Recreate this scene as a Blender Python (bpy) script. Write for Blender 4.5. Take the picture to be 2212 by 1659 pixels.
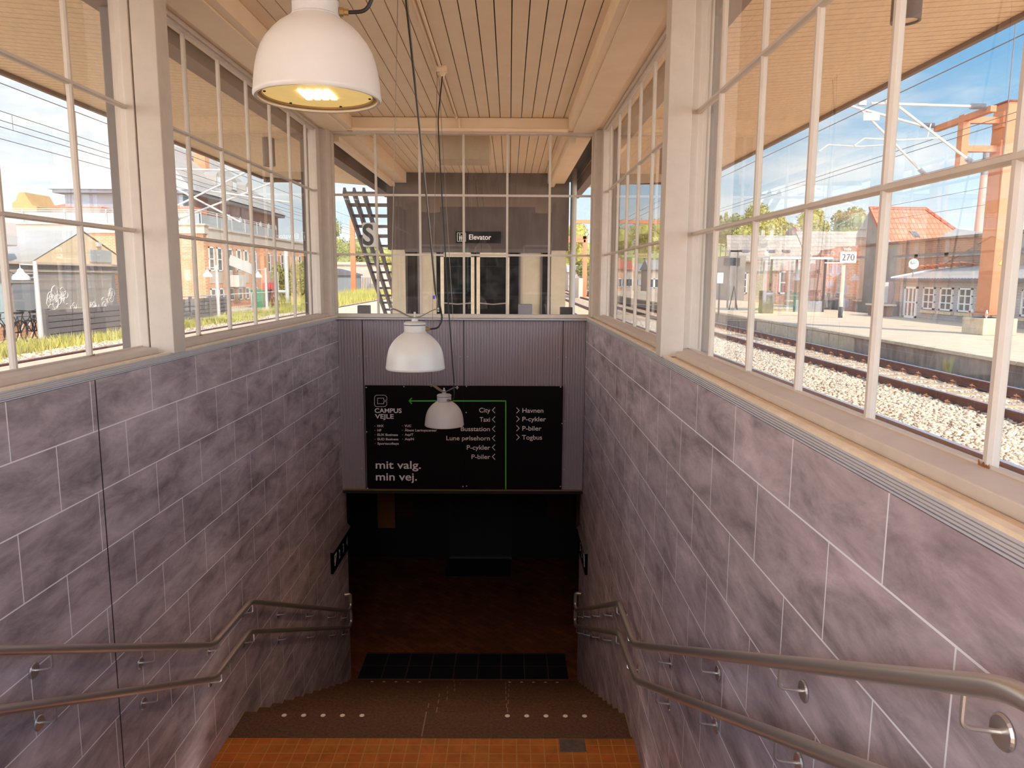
import bpy, math, random
import numpy as np
from mathutils import Vector, Matrix
random.seed(7); rng = np.random.default_rng(7)
sc = bpy.context.scene
for o in list(bpy.data.objects): bpy.data.objects.remove(o)
C = sc.collection
# ------------------------------------------------------------------ camera
W, H, F = 2212, 1659, 1600.0
def _axes():
    r = math.radians(0.27)
    v = Vector((1100 - W/2, -(600 - H/2), -F)).normalized()
    up = Vector((math.sin(r), math.cos(r), 0)); up = (up - v*up.dot(v)).normalized()
    return Matrix((v.cross(up), v, up))
R = _axes()
cd = bpy.data.cameras.new('camera'); cam = bpy.data.objects.new('camera', cd); C.objects.link(cam)
cd.sensor_width = 36; cd.lens = F/W*36; cd.clip_start = 0.05; cd.clip_end = 3000
cam.matrix_world = R.to_4x4(); sc.camera = cam
def at(px, py, Y):
    d = R @ Vector((px - W/2, -(py - H/2), -F)); return d*(Y/d.y)
def atx(px, py, X):
    d = R @ Vector((px - W/2, -(py - H/2), -F)); return d*(X/d.x)
# ------------------------------------------------------------------ light, sky, exposure
vs = sc.view_settings; vs.view_transform = 'Standard'; vs.look = 'None'; vs.gamma = 1; vs.use_curve_mapping = False
vs.exposure = 1.24
GAIN = 1.0
def lin(c):
    return tuple(GAIN*((v/255)/12.92 if v/255 <= .04045 else ((v/255+.055)/1.055)**2.4) for v in c)
w = bpy.data.worlds.new('sky'); sc.world = w; w.use_nodes = True
nt = w.node_tree; nt.nodes.clear(); N = nt.nodes.new; L = nt.links.new
tc = N('ShaderNodeTexCoord'); sep = N('ShaderNodeSeparateXYZ'); L(tc.outputs['Generated'], sep.inputs[0])
ramp = N('ShaderNodeValToRGB'); e = ramp.color_ramp.elements
e[0].position = 0.0; e[0].color = (*lin((236, 242, 243)), 1)
e[1].position = 0.55; e[1].color = (*lin((76, 146, 204)), 1)
m1 = e.new(0.10); m1.color = (*lin((196, 220, 236)), 1); m2 = e.new(0.24); m2.color = (*lin((112, 174, 218)), 1)
L(sep.outputs[2], ramp.inputs[0])
# thin cloud layers, projected on a high plane
mx = N('ShaderNodeMath'); mx.operation = 'MAXIMUM'; mx.inputs[1].default_value = 0.02; L(sep.outputs[2], mx.inputs[0])
az = N('ShaderNodeMath'); az.operation = 'ADD'; az.inputs[1].default_value = 0.12; L(mx.outputs[0], az.inputs[0])
dv = N('ShaderNodeVectorMath'); dv.operation = 'DIVIDE'; L(tc.outputs['Generated'], dv.inputs[0])
cb = N('ShaderNodeCombineXYZ'); L(az.outputs[0], cb.inputs[0]); L(az.outputs[0], cb.inputs[1]); cb.inputs[2].default_value = 1; L(cb.outputs[0], dv.inputs[1])
nz = N('ShaderNodeTexNoise'); nz.inputs['Scale'].default_value = 0.9; nz.inputs['Detail'].default_value = 8; nz.inputs['Roughness'].default_value = .58
L(dv.outputs[0], nz.inputs['Vector'])
# more cloud towards -X (left) side of the sky
lx = N('ShaderNodeMath'); lx.operation = 'MULTIPLY_ADD'; lx.inputs[1].default_value = -0.17; lx.inputs[2].default_value = 0.0; L(sep.outputs[0], lx.inputs[0])
ad = N('ShaderNodeMath'); ad.operation = 'ADD'; L(nz.outputs['Fac'], ad.inputs[0]); L(lx.outputs[0], ad.inputs[1])
zz = N('ShaderNodeMath'); zz.operation = 'MULTIPLY_ADD'; zz.inputs[1].default_value = -0.45; L(mx.outputs[0], zz.inputs[0]); L(ad.outputs[0], zz.inputs[2])
cr = N('ShaderNodeValToRGB'); cr.color_ramp.elements[0].position = .36; cr.color_ramp.elements[1].position = .60
L(zz.outputs[0], cr.inputs[0])
mix = N('ShaderNodeMixRGB'); mix.inputs[2].default_value = (*lin((248, 248, 246)), 1)
L(cr.outputs[0], mix.inputs[0]); L(ramp.outputs[0], mix.inputs[1])
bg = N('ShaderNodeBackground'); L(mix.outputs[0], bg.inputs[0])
# the unseen sky behind the viewer is boosted to bring more light into the stairwell
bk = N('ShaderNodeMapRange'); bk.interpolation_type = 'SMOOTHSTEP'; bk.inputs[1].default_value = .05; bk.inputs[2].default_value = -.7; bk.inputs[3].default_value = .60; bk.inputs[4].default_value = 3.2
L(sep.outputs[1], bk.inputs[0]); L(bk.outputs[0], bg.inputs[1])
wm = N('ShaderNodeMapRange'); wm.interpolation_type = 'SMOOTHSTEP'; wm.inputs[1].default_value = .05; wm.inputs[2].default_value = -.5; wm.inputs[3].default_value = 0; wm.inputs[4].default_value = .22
L(sep.outputs[1], wm.inputs[0]); hz = N('ShaderNodeMixRGB'); hz.inputs[2].default_value = (*lin((250, 230, 208)), 1)   # warm tint added to the rear sky so its light is less blue
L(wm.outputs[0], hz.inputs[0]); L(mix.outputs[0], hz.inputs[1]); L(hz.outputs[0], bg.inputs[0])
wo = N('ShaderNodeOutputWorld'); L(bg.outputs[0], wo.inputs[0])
sd = bpy.data.lights.new('sun', 'SUN'); sd.energy = 2.2; sd.angle = math.radians(0.6); sd.color = (1.0, .88, .72)
so = bpy.data.objects.new('sun', sd); C.objects.link(so)
so.rotation_euler = Vector((0.50, -0.62, 0.80)).to_track_quat('Z', 'Y').to_euler()
# ------------------------------------------------------------------ materials
def mat(name, col, rough=.7, metal=0, var=0.0, scale=6, bump=0, bscale=None, stretch=(1,1,1), emit=None, es=0, col2=None, detail=6, spec=None, coord='Object'):
    m = bpy.data.materials.new(name); m.use_nodes = True; t = m.node_tree; b = t.nodes['Principled BSDF']
    b.inputs['Roughness'].default_value = rough; b.inputs['Metallic'].default_value = metal
    if spec is not None: b.inputs['Specular IOR Level'].default_value = spec
    c = lin(col); b.inputs['Base Color'].default_value = (*c, 1)
    if emit: b.inputs['Emission Color'].default_value = (*lin(emit), 1); b.inputs['Emission Strength'].default_value = es
    if var or bump:
        tc = t.nodes.new('ShaderNodeTexCoord'); mp = t.nodes.new('ShaderNodeMapping'); mp.inputs['Scale'].default_value = stretch
        t.links.new(tc.outputs[coord], mp.inputs[0])
        n = t.nodes.new('ShaderNodeTexNoise'); n.inputs['Scale'].default_value = scale; n.inputs['Detail'].default_value = detail; n.inputs['Roughness'].default_value = .62
        t.links.new(mp.outputs[0], n.inputs[0])
        if var:
            r = t.nodes.new('ShaderNodeValToRGB'); r.color_ramp.elements[0].position = .3; r.color_ramp.elements[1].position = .72
            c2 = lin(col2) if col2 else tuple(min(1, v*(1+var)) for v in c)
            c1 = tuple(v*(1-var) for v in c)
            r.color_ramp.elements[0].color = (*c1, 1); r.color_ramp.elements[1].color = (*c2, 1)
            t.links.new(n.outputs['Fac'], r.inputs[0]); t.links.new(r.outputs[0], b.inputs['Base Color'])
        if bump:
            n2 = n
            if bscale:
                n2 = t.nodes.new('ShaderNodeTexNoise'); n2.inputs['Scale'].default_value = bscale; n2.inputs['Detail'].default_value = 5
                t.links.new(mp.outputs[0], n2.inputs[0])
            bp = t.nodes.new('ShaderNodeBump'); bp.inputs['Strength'].default_value = bump; bp.inputs['Distance'].default_value = .01
            t.links.new(n2.outputs['Fac'], bp.inputs['Height']); t.links.new(bp.outputs[0], b.inputs['Normal'])
    return m
def brickmat(name, c1, c2, mortar, plane='YZ', bw=.6, bh=.3, ms=.004, off=.5, ox=0, oy=0, rough=.6, noise=.35, nscale=3, bump=.4, stretch=(1,1,1), rot=0, coord='Object', spec=.5, msmooth=0.0):
    m = bpy.data.materials.new(name); m.use_nodes = True; t = m.node_tree; b = t.nodes['Principled BSDF']
    b.inputs['Roughness'].default_value = rough; b.inputs['Specular IOR Level'].default_value = spec
    g = t.nodes.new('ShaderNodeNewGeometry'); s = t.nodes.new('ShaderNodeSeparateXYZ'); t.links.new(g.outputs['Position'], s.inputs[0])
    cc = t.nodes.new('ShaderNodeCombineXYZ'); ax = {'X':0,'Y':1,'Z':2}
    for i in (0, 1):
        a = t.nodes.new('ShaderNodeMath'); a.operation = 'ADD'; a.inputs[1].default_value = (ox, oy)[i]
        t.links.new(s.outputs[ax[plane[i]]], a.inputs[0]); t.links.new(a.outputs[0], cc.inputs[i])
    mp = t.nodes.new('ShaderNodeMapping'); mp.inputs['Rotation'].default_value = (0, 0, rot); t.links.new(cc.outputs[0], mp.inputs[0])
    br = t.nodes.new('ShaderNodeTexBrick'); br.offset = off; br.offset_frequency = 2; br.squash = 1
    br.inputs['Color1'].default_value = (*lin(c1), 1); br.inputs['Color2'].default_value = (*lin(c2), 1); br.inputs['Mortar'].default_value = (*lin(mortar), 1)
    br.inputs['Scale'].default_value = 1; br.inputs['Mortar Size'].default_value = ms; br.inputs['Mortar Smooth'].default_value = msmooth
    br.inputs['Brick Width'].default_value = bw; br.inputs['Row Height'].default_value = bh; br.inputs['Bias'].default_value = 0
    t.links.new(mp.outputs[0], br.inputs['Vector'])
    mp2 = t.nodes.new('ShaderNodeMapping'); mp2.inputs['Scale'].default_value = stretch; t.links.new(g.outputs['Position'], mp2.inputs[0])
    n = t.nodes.new('ShaderNodeTexNoise'); n.inputs['Scale'].default_value = nscale; n.inputs['Detail'].default_value = 9; n.inputs['Roughness'].default_value = .68; n.inputs['Distortion'].default_value = .35
    t.links.new(mp2.outputs[0], n.inputs[0])
    rr = t.nodes.new('ShaderNodeValToRGB'); rr.color_ramp.elements[0].position = .3; rr.color_ramp.elements[1].position = .7
    rr.color_ramp.elements[0].color = (1-noise,)*3+(1,); rr.color_ramp.elements[1].color = (1+noise,)*3+(1,)
    t.links.new(n.outputs['Fac'], rr.inputs[0])
    mu = t.nodes.new('ShaderNodeMixRGB'); mu.blend_type = 'MULTIPLY'; mu.inputs[0].default_value = 1
    t.links.new(br.outputs['Color'], mu.inputs[1]); t.links.new(rr.outputs[0], mu.inputs[2])
    mm = t.nodes.new('ShaderNodeMixRGB'); t.links.new(br.outputs['Fac'], mm.inputs[0]); t.links.new(mu.outputs[0], mm.inputs[1]); mm.inputs[2].default_value = (*lin(mortar), 1)
    t.links.new(mm.outputs[0], b.inputs['Base Color'])
    bp = t.nodes.new('ShaderNodeBump'); bp.inputs['Strength'].default_value = bump; bp.inputs['Distance'].default_value = .004
    t.links.new(n.outputs['Fac'], bp.inputs['Height']); t.links.new(bp.outputs[0], b.inputs['Normal'])
    return m
def glassmat(name, tint=(1,1,1), gloss=1.0, dirt=0.0, rough=0.0):
    m = bpy.data.materials.new(name); m.use_nodes = True; t = m.node_tree; t.nodes.clear()
    tr = t.nodes.new('ShaderNodeBsdfTransparent'); tr.inputs[0].default_value = (*tint, 1)
    gl = t.nodes.new('ShaderNodeBsdfGlossy'); gl.inputs['Roughness'].default_value = rough; gl.inputs[0].default_value = (gloss,)*3+(1,)
    fr = t.nodes.new('ShaderNodeFresnel'); ge = t.nodes.new('ShaderNodeNewGeometry')
    io = t.nodes.new('ShaderNodeMapRange'); io.inputs[3].default_value = 1.5; io.inputs[4].default_value = 1/1.5   # same reflectance from both sides of a thin pane
    t.links.new(ge.outputs['Backfacing'], io.inputs[0]); t.links.new(io.outputs[0], fr.inputs[0])
    mx = t.nodes.new('ShaderNodeMixShader'); t.links.new(fr.outputs[0], mx.inputs[0]); t.links.new(tr.outputs[0], mx.inputs[1]); t.links.new(gl.outputs[0], mx.inputs[2])
    o = t.nodes.new('ShaderNodeOutputMaterial'); last = mx
    if dirt:
        tcn = t.nodes.new('ShaderNodeNewGeometry'); n = t.nodes.new('ShaderNodeTexNoise'); n.inputs['Scale'].default_value = 9; n.inputs['Detail'].default_value = 8
        t.links.new(tcn.outputs['Position'], n.inputs[0])
        r = t.nodes.new('ShaderNodeMapRange'); r.inputs[1].default_value = .45; r.inputs[2].default_value = .8; r.inputs[3].default_value = dirt*.3; r.inputs[4].default_value = dirt*1.4
        t.links.new(n.outputs['Fac'], r.inputs[0])
        df = t.nodes.new('ShaderNodeBsdfDiffuse'); df.inputs[0].default_value = (.75, .72, .68, 1)
        m2 = t.nodes.new('ShaderNodeMixShader'); t.links.new(r.outputs[0], m2.inputs[0]); t.links.new(mx.outputs[0], m2.inputs[1]); t.links.new(df.outputs[0], m2.inputs[2]); last = m2
    t.links.new(last.outputs[0], o.inputs[0]); return m
M = {}
M['white'] = mat('painted_wood', (210, 192, 176), .5, var=.06, scale=9)
M['ruststain'] = mat('rust_stain', (150, 84, 40), .9, var=.4, scale=60)
M['cream'] = mat('ceiling_paint', (255, 224, 190), .6, var=.05, scale=3)
M['soffit'] = mat('soffit_paint', (250, 214, 172), .7, var=.10, scale=10, stretch=(3, 1, 1))
M['gap'] = mat('shadow_gap', (60, 40, 28), .9)
M['sill'] = mat('sill_paint', (244, 216, 182), .55, var=.12, scale=14, bump=.2)
M['alu'] = mat('grooved_aluminium', (206, 200, 202), .5, .15)
M['tile_l'] = brickmat('slate_tile_wall', (184, 164, 164), (173, 153, 154), (246, 238, 236), 'YZ', .605, .3025, .0032, .5, -2.94+6.05, 1.0575+3.025, rough=.55, noise=.50, nscale=4.2, bump=.7, stretch=(1, .55, 1.7), spec=.35)
M['tile_r'] = brickmat('slate_tile_wall_right', (184, 164, 164), (173, 153, 154), (246, 238, 236), 'YZ', .605, .299, .0032, .5, -2.62+6.05, .737+2.99, rough=.55, noise=.50, nscale=4.2, bump=.7, stretch=(1, .55, 1.7), spec=.35)
M['corr'] = mat('corrugated_sheet', (172, 154, 156), .5)
M['blackpanel'] = mat('black_sign_panel', (16, 5, 6), .5, spec=.15)
M['letter'] = mat('white_lettering', (250, 242, 236), .6)
M['green'] = mat('green_line', (110, 214, 44), .6)
M['steel'] = mat('brushed_steel', (222, 212, 202), .34, .85, bump=.05, scale=60, stretch=(1, 1, 1))
M['granite'] = mat('granite_step', (96, 64, 42), .8, var=.5, scale=45, bump=.5)
M['terracotta'] = brickmat('terracotta_tiles', (176, 104, 28), (182, 94, 26), (190, 134, 70), 'XY', .0975, .0975, .0035, 0, .03, .01, rough=.6, noise=.3, nscale=6, bump=.3)
M['tunnelfloor'] = brickmat('tunnel_floor', (150, 84, 48), (120, 66, 40), (100, 60, 40), 'XY', .2, .1, .004, .5, 0, 0, rough=.6, noise=.3, nscale=2, rot=.785)
M['bluetile'] = brickmat('dark_floor_tiles', (40, 38, 46), (34, 33, 42), (120, 96, 84), 'XY', .3125, .33, .005, 0, 1.96+3.125, -9.02+.33*30, rough=.5, noise=.1, nscale=4)
M['dot'] = mat('white_stud', (240, 225, 205), .5)
M['enamel'] = mat('white_enamel', (222, 210, 198), .3, var=.04, scale=4)
M['enamel2'] = mat('grey_cast_metal', (205, 196, 188), .45, var=.1, scale=14)
M['bracket'] = mat('weathered_bracket_metal', (128, 114, 102), .5, .3, var=.15, scale=20)
M['rubber'] = mat('black_rubber', (34, 24, 22), .5)
M['wire'] = mat('steel_wire', (120, 104, 92), .4, .6)
M['brass'] = mat('brass_gland', (170, 140, 90), .4, .7)
M['diff'] = mat('lamp_diffuser', (206, 188, 132), .45, var=.15, scale=8, emit=(255, 214, 130), es=.22)
M['led'] = mat('led_strip', (255, 240, 200), .5, emit=(255, 222, 160), es=9)
M['glass'] = glassmat('window_glass', (.965, .975, .97), 1.0, dirt=.03)
M['glass2'] = glassmat('dark_glass', (.55, .56, .55), 1.0)
M['column'] = mat('grey_steel_column', (96, 82, 78), .6, var=.1, scale=8)
M['fascia'] = mat('fascia_board', (118, 88, 72), .6, var=.15, scale=5)
M['concdark'] = mat('dark_concrete_panel', (84, 66, 58), .7, var=.25, scale=3, stretch=(4, 1, .5))
M['beige'] = mat('beige_concrete', (205, 182, 152), .7, var=.1, scale=4)
M['galv'] = mat('galvanised_steel', (122, 110, 108), .6, .2, var=.1, scale=8)
GAIN = .74
M['orange'] = mat('orange_painted_steel', (226, 140, 90), .5, var=.08, scale=2)
GAIN = 1.0
M['rust'] = mat('rusty_rail_web', (122, 74, 56), .8, var=.3, scale=12, bump=.3)
M['railtop'] = mat('polished_rail_head', (200, 196, 205), .3, .6)
M['sleeper'] = mat('concrete_sleeper', (196, 158, 122), .85, var=.2, scale=8)
M['clip'] = mat('rusty_clip', (190, 126, 84), .8)
M['ballast'] = mat('ballast_ground', (196, 158, 126), .9, var=.5, scale=28, bump=1.0, coord='Object', detail=4)
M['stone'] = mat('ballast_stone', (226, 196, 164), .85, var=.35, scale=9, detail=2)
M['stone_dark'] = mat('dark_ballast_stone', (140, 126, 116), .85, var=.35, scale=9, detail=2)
M['asphalt'] = mat('platform_paving', (226, 188, 152), .9, var=.12, scale=2.2, bump=.15, bscale=60)
M['concrete'] = mat('weathered_concrete', (158, 136, 118), .85, var=.45, scale=4, stretch=(1, 1, .4))
M['concl'] = mat('pale_concrete', (206, 182, 150), .85, var=.2, scale=5)
GAIN = .82
M['brick'] = brickmat('orange_brick', (216, 142, 98), (226, 156, 110), (230, 186, 148), 'YZ', .28, .1, .012, .5, rough=.85, noise=.18, nscale=.8, bump=.1)
M['brickx'] = brickmat('orange_brick_x', (216, 142, 98), (226, 156, 110), (230, 186, 148), 'XZ', .28, .1, .012, .5, rough=.85, noise=.18, nscale=.8, bump=.1)
M['brownbrick'] = mat('brown_brick', (150, 108, 92), .85, var=.3, scale=.8)
M['brownbrick_r'] = brickmat('brown_brick_wall', (158, 122, 102), (146, 108, 90), (168, 136, 112), 'YZ', .26, .09, .01, .5, rough=.9, noise=.3, nscale=.5, bump=.1)
M['redbrickx'] = brickmat('graffiti_brick', (202, 128, 98), (188, 114, 88), (206, 158, 132), 'XZ', .26, .09, .01, .5, rough=.9, noise=.25, nscale=.5, bump=.1)
M['slate'] = mat('slate_roof', (190, 176, 162), .8, var=.12, scale=.6, stretch=(1, 1, 4))
M['slate_pale'] = brickmat('pale_slate_roof', (196, 174, 152), (186, 164, 142), (162, 138, 120), 'XZ', .6, .3, .02, .5, rough=.85, noise=.12, nscale=1)
M['redroof'] = brickmat('red_tile_roof', (222, 122, 86), (232, 136, 98), (182, 98, 70), 'XZ', .24, .32, .035, 0, rough=.7, noise=.12, nscale=1, msmooth=.6)
M['plasterw'] = mat('pale_plaster', (210, 186, 162), .85, var=.08, scale=1)
M['plastery'] = mat('yellow_plaster', (232, 202, 160), .85, var=.08, scale=1.2)
M['yellow'] = mat('yellow_brick_gable', (206, 160, 104), .85, var=.1, scale=.6)
M['lavender'] = mat('grey_render', (164, 154, 156), .85, var=.06, scale=.6)
M['greyhouse'] = brickmat('painted_grey_brick', (190, 182, 178), (182, 174, 172), (164, 156, 154), 'YZ', .26, .09, .008, .5, rough=.85, noise=.1, nscale=.6, bump=.1)
M['eternit'] = mat('fibre_cement_roof', (182, 168, 156), .85, var=.1, scale=1, stretch=(1, 6, 1))
M['darkrender'] = mat('stained_grey_render', (158, 144, 132), .9, var=.3, scale=.8)
M['band'] = mat('plaster_cornice', (212, 190, 168), .8, var=.08, scale=.7)
M['balcony'] = mat('terrace_screen_panel', (176, 174, 168), .6, var=.05, scale=1)
M['pwhite'] = mat('white_painted_metal', (216, 206, 194), .5)
M['winframe'] = mat('white_window_frame', (236, 232, 226), .6)
M['winglass'] = mat('dark_window_glass', (104, 98, 96), .15, var=.3, scale=.8)
M['spandrel'] = mat('beige_spandrel', (206, 182, 162), .7)
M['muralpanel'] = mat('weathered_grey_panel', (176, 160, 146), .8, var=.12, scale=.9, stretch=(1, 3, .5))
M['greydoor'] = mat('grey_door_panel', (150, 148, 146), .6, var=.05)
M['mintglass'] = mat('pale_mint_glass', (205, 220, 210), .3)
M['fence'] = mat('grey_fence_boards', (124, 114, 110), .8, var=.1, scale=3)
GAIN = .85
M['grass'] = mat('sunlit_grass', (206, 190, 96), .8, var=.4, scale=.7, coord='Object')
M['leaf'] = mat('sunlit_leaves', (186, 170, 84), .8, var=.45, scale=.5, coord='Object')
M['leafd'] = mat('green_leaves', (150, 144, 84), .8, var=.4, scale=.3, coord='Object')
GAIN = 1.0
M['bark'] = mat('bark', (110, 84, 62), .9)
M['soil'] = mat('dry_verge_ground', (218, 188, 148), .95, var=.25, scale=2, bump=.3)
M['signwhite'] = mat('white_enamel_sign', (214, 206, 198), .5)
M['signgrey'] = mat('grey_letter', (62, 52, 50), .6)
M['sblack'] = mat('black_plastic', (44, 38, 40), .5)
M['sgrey'] = mat('grey_plastic', (128, 120, 122), .5)
M['blue'] = mat('blue_tag', (30, 60, 220), .5)
M['yellowsign'] = mat('yellow_warning', (238, 196, 60), .5)
M['red'] = mat('red_plastic', (206, 60, 54), .5)
M['binGreen'] = mat('green_plastic', (76, 140, 96), .5)
GAIN = .75
M['chimney'] = mat('pale_red_chimney', (226, 160, 140), .7, var=.05)
M['graffiti'] = mat('lilac_graffiti_paint', (196, 160, 156), .8, var=.3, scale=1)
GAIN = 1.0
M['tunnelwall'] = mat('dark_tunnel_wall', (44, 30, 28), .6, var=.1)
M['tanpanel'] = mat('tan_wall_tiles', (176, 112, 50), .6)
M['insul'] = mat('grey_ceramic_insulator', (150, 140, 138), .4)
M['stepedge'] = mat('mortar_joint', (150, 122, 96), .8)
M['dkred'] = mat('dark_red_panel', (90, 20, 22), .5)
M['awning'] = mat('duct_white', (206, 198, 190), .6)
# ------------------------------------------------------------------ mesh builder
class MB:
    def __init__(s): s.v = []; s.f = []
    def add(s, vs, fs):
        n = len(s.v); s.v += [tuple(p) for p in vs]; s.f += [tuple(i+n for i in f) for f in fs]; return s
    def box(s, x0, y0, z0, x1, y1, z1):
        x0, x1 = min(x0, x1), max(x0, x1); y0, y1 = min(y0, y1), max(y0, y1); z0, z1 = min(z0, z1), max(z0, z1)
        return s.add([(x0,y0,z0),(x1,y0,z0),(x1,y1,z0),(x0,y1,z0),(x0,y0,z1),(x1,y0,z1),(x1,y1,z1),(x0,y1,z1)],
                     [(0,3,2,1),(4,5,6,7),(0,1,5,4),(1,2,6,5),(2,3,7,6),(3,0,4,7)])
    def hexa(s, b, t):
        return s.add(list(b)+list(t), [(0,3,2,1),(4,5,6,7),(0,1,5,4),(1,2,6,5),(2,3,7,6),(3,0,4,7)])
    def bar(s, p0, p1, w, h, up=(0,0,1)):
        p0, p1 = Vector(p0), Vector(p1); d = (p1-p0).normalized(); u = Vector(up)
        if abs(d.dot(u)) > .99: u = Vector((0,1,0))
        a = d.cross(u).normalized(); b = a.cross(d).normalized(); a *= w/2; b *= h/2
        return s.hexa([p0-a-b, p0+a-b, p0+a+b, p0-a+b], [p1-a-b, p1+a-b, p1+a+b, p1-a+b])
    def prism(s, poly, axis, a, b):
        ix = 'XYZ'.index(axis); n = len(poly)
        def P(q, c): l = list(q); l.insert(ix, c); return tuple(l)
        return s.add([P(q, a) for q in poly]+[P(q, b) for q in poly], [tuple(range(n))[::-1], tuple(range(n, 2*n))]+[(i, (i+1)%n, (i+1)%n+n, i+n) for i in range(n)])
    def tube(s, pts, r, n=8, closed=False, rs=None):
        pts = [Vector(p) for p in pts]; m = len(pts); base = len(s.v); ref = None
        for i, p in enumerate(pts):
            d = (pts[min(i+1, m-1)]-pts[max(i-1, 0)]).normalized() if not closed else (pts[(i+1)%m]-pts[i-1]).normalized()
            if ref is None: ref = Vector((0,0,1)) if abs(d.z) < .9 else Vector((1,0,0))
            a = d.cross(ref).normalized(); b = a.cross(d).normalized(); ref = b
            rr = rs[i] if rs else r
            for k in range(n):
                t = 2*math.pi*k/n; s.v.append(tuple(p+a*(math.cos(t)*rr)+b*(math.sin(t)*rr)))
        for i in range(m if closed else m-1):
            for k in range(n):
                s.f.append((base+i*n+k, base+i*n+(k+1)%n, base+((i+1)%m)*n+(k+1)%n, base+((i+1)%m)*n+k))
        if not closed: s.f.append(tuple(base+k for k in range(n))[::-1]); s.f.append(tuple(base+(m-1)*n+k for k in range(n)))
        return s
    def lathe(s, prof, c, n=32, axis='Z', cap=False):
        base = len(s.v); c = Vector(c)
        for r, z in prof:
            for k in range(n):
                t = 2*math.pi*k/n; q = (math.cos(t)*r, math.sin(t)*r, z)
                if axis == 'Y': q = (q[0], q[2], q[1])
                if axis == 'X': q = (q[2], q[0], q[1])
                s.v.append(tuple(c+Vector(q)))
        m = len(prof)
        for i in range(m-1):
            for k in range(n): s.f.append((base+i*n+k, base+i*n+(k+1)%n, base+(i+1)*n+(k+1)%n, base+(i+1)*n+k))
        if cap: s.f.append(tuple(base+k for k in range(n))[::-1]); s.f.append(tuple(base+(m-1)*n+k for k in range(n)))
        return s
    def quad(s, a, b, c, d): return s.add([a, b, c, d], [(0,1,2,3)])
BASE = {}
def obj(name, mb, m, parent=None, smooth=False, label=None, bevel=0, origin=None):
    vs = mb.v; 
    if parent is not None: base = BASE[parent.name]
    elif origin is not None: base = Vector(origin)
    else:
        a = np.array(vs); base = Vector(((a[:,0].min()+a[:,0].max())/2, (a[:,1].min()+a[:,1].max())/2, a[:,2].min()))
    me = bpy.data.meshes.new(name); me.from_pydata([(v[0]-base[0], v[1]-base[1], v[2]-base[2]) for v in vs], [], mb.f); me.validate(); me.update()
    me.materials.append(M[m] if isinstance(m, str) else m)
    o = bpy.data.objects.new(name, me); C.objects.link(o); BASE[o.name] = base
    if parent is not None: o.parent = parent
    else: o.location = base
    if smooth:
        me.shade_smooth() if hasattr(me, 'shade_smooth') else None
        me.set_sharp_from_angle(angle=math.radians(40)) if hasattr(me, 'set_sharp_from_angle') else None
    if bevel:
        bv = o.modifiers.new('bevel', 'BEVEL'); bv.width = bevel; bv.segments = 2; bv.limit_method = 'ANGLE'
    if label: o['label'] = label
    return o
def thing(name, label, cat, loc=(0,0,0), group=None, kind=None):
    o = bpy.data.objects.new(name, None); C.objects.link(o); o.location = loc; BASE[o.name] = Vector(loc)
    if label: o['label'] = label
    if cat: o['category'] = cat
    if group: o['group'] = group
    if kind: o['kind'] = kind
    return o
def tag(o, label, cat, group=None, kind=None):
    o['label'] = label; o['category'] = cat
    if group: o['group'] = group
    if kind: o['kind'] = kind
    return o
def struct(name, mb, m, label=None, **k):
    o = obj(name, mb, m, **k)
    if o.parent is None: o['kind'] = 'structure'; o['label'] = label or name.replace('_', ' '); o['category'] = name.split('_')[0]
    return o
def sroot(name, label, cat):
    return thing(name, label, cat, (0,0,0), kind='structure')
def text(name, s, size, p, m, parent, face='Y-', align='LEFT', ext=.002, bold=0, sx=1.0):
    cu = bpy.data.curves.new(name, 'FONT'); cu.body = s; cu.size = size; cu.align_x = align; cu.extrude = ext; cu.offset = bold
    to = bpy.data.objects.new('tmp', cu); C.objects.link(to)
    me = bpy.data.meshes.new_from_object(to.evaluated_get(bpy.context.evaluated_depsgraph_get()))
    bpy.data.objects.remove(to)
    rot = {'Y-': Matrix(((1,0,0),(0,0,-1),(0,1,0))), 'X+': Matrix(((0,0,1),(1,0,0),(0,1,0))), 'X-': Matrix(((0,0,-1),(-1,0,0),(0,1,0)))}[face]
    b = BASE[parent.name]
    for v in me.vertices:
        q = rot @ Vector((v.co.x*sx, v.co.y, v.co.z)) + Vector(p) - b; v.co = q
    me.materials.clear(); me.materials.append(M[m])
    o = bpy.data.objects.new(name, me); C.objects.link(o); o.parent = parent; BASE[o.name] = b
    return o

# ================================================================== STAIRWELL SHELL
XL, XR, YF = -2.02, 0.911, 8.77
ZF, ZL = -5.19, -3.30           # tunnel floor, landing
struct('wall_left', MB().box(-2.30, -1.0, -5.6, XL, 8.96, -.505), 'tile_l', 'grey slate tiled wall left of the stairs')
struct('wall_right', MB().box(XR, -1.0, -5.6, 1.19, 9.06, -.505), 'tile_r', 'grey slate tiled wall right of the stairs')
struct('trim_1', MB().box(XL-.004, 3.585, -4.6, XL+.0012, 3.592, -.505), 'rubber', 'dark vertical movement joint in the left tile wall')
def grooved(x, s):
    mb = MB(); n = 5; z0, z1 = -.505, -.459; h = (z1-z0)/n
    for i in range(n): mb.box(x-s*.02, -1, z0+i*h+.0018, x+s*(-.002), YF, z0+(i+1)*h-.0018)
    mb.box(x-s*.03, -1, z0, x-s*.010, YF, z1); return mb
struct('trim_2', grooved(XL, 1), 'alu', 'grooved aluminium strip below the left windows')
struct('trim_3', grooved(XR, -1), 'alu', 'grooved aluminium strip below the right windows')
# sills
struct('trim_4', MB().box(-2.30, -1, -.492, -2.028, YF+.03, -.462).box(-2.05, -1, -.462, -2.024, YF, -.450), 'sill', 'cream wooden sill below the left windows')
struct('trim_5', MB().box(.919, -1, -.492, 1.19, YF+.03, -.462).box(.915, -1, -.462, .941, YF, -.450), 'sill', 'cream wooden sill below the right windows')
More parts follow.
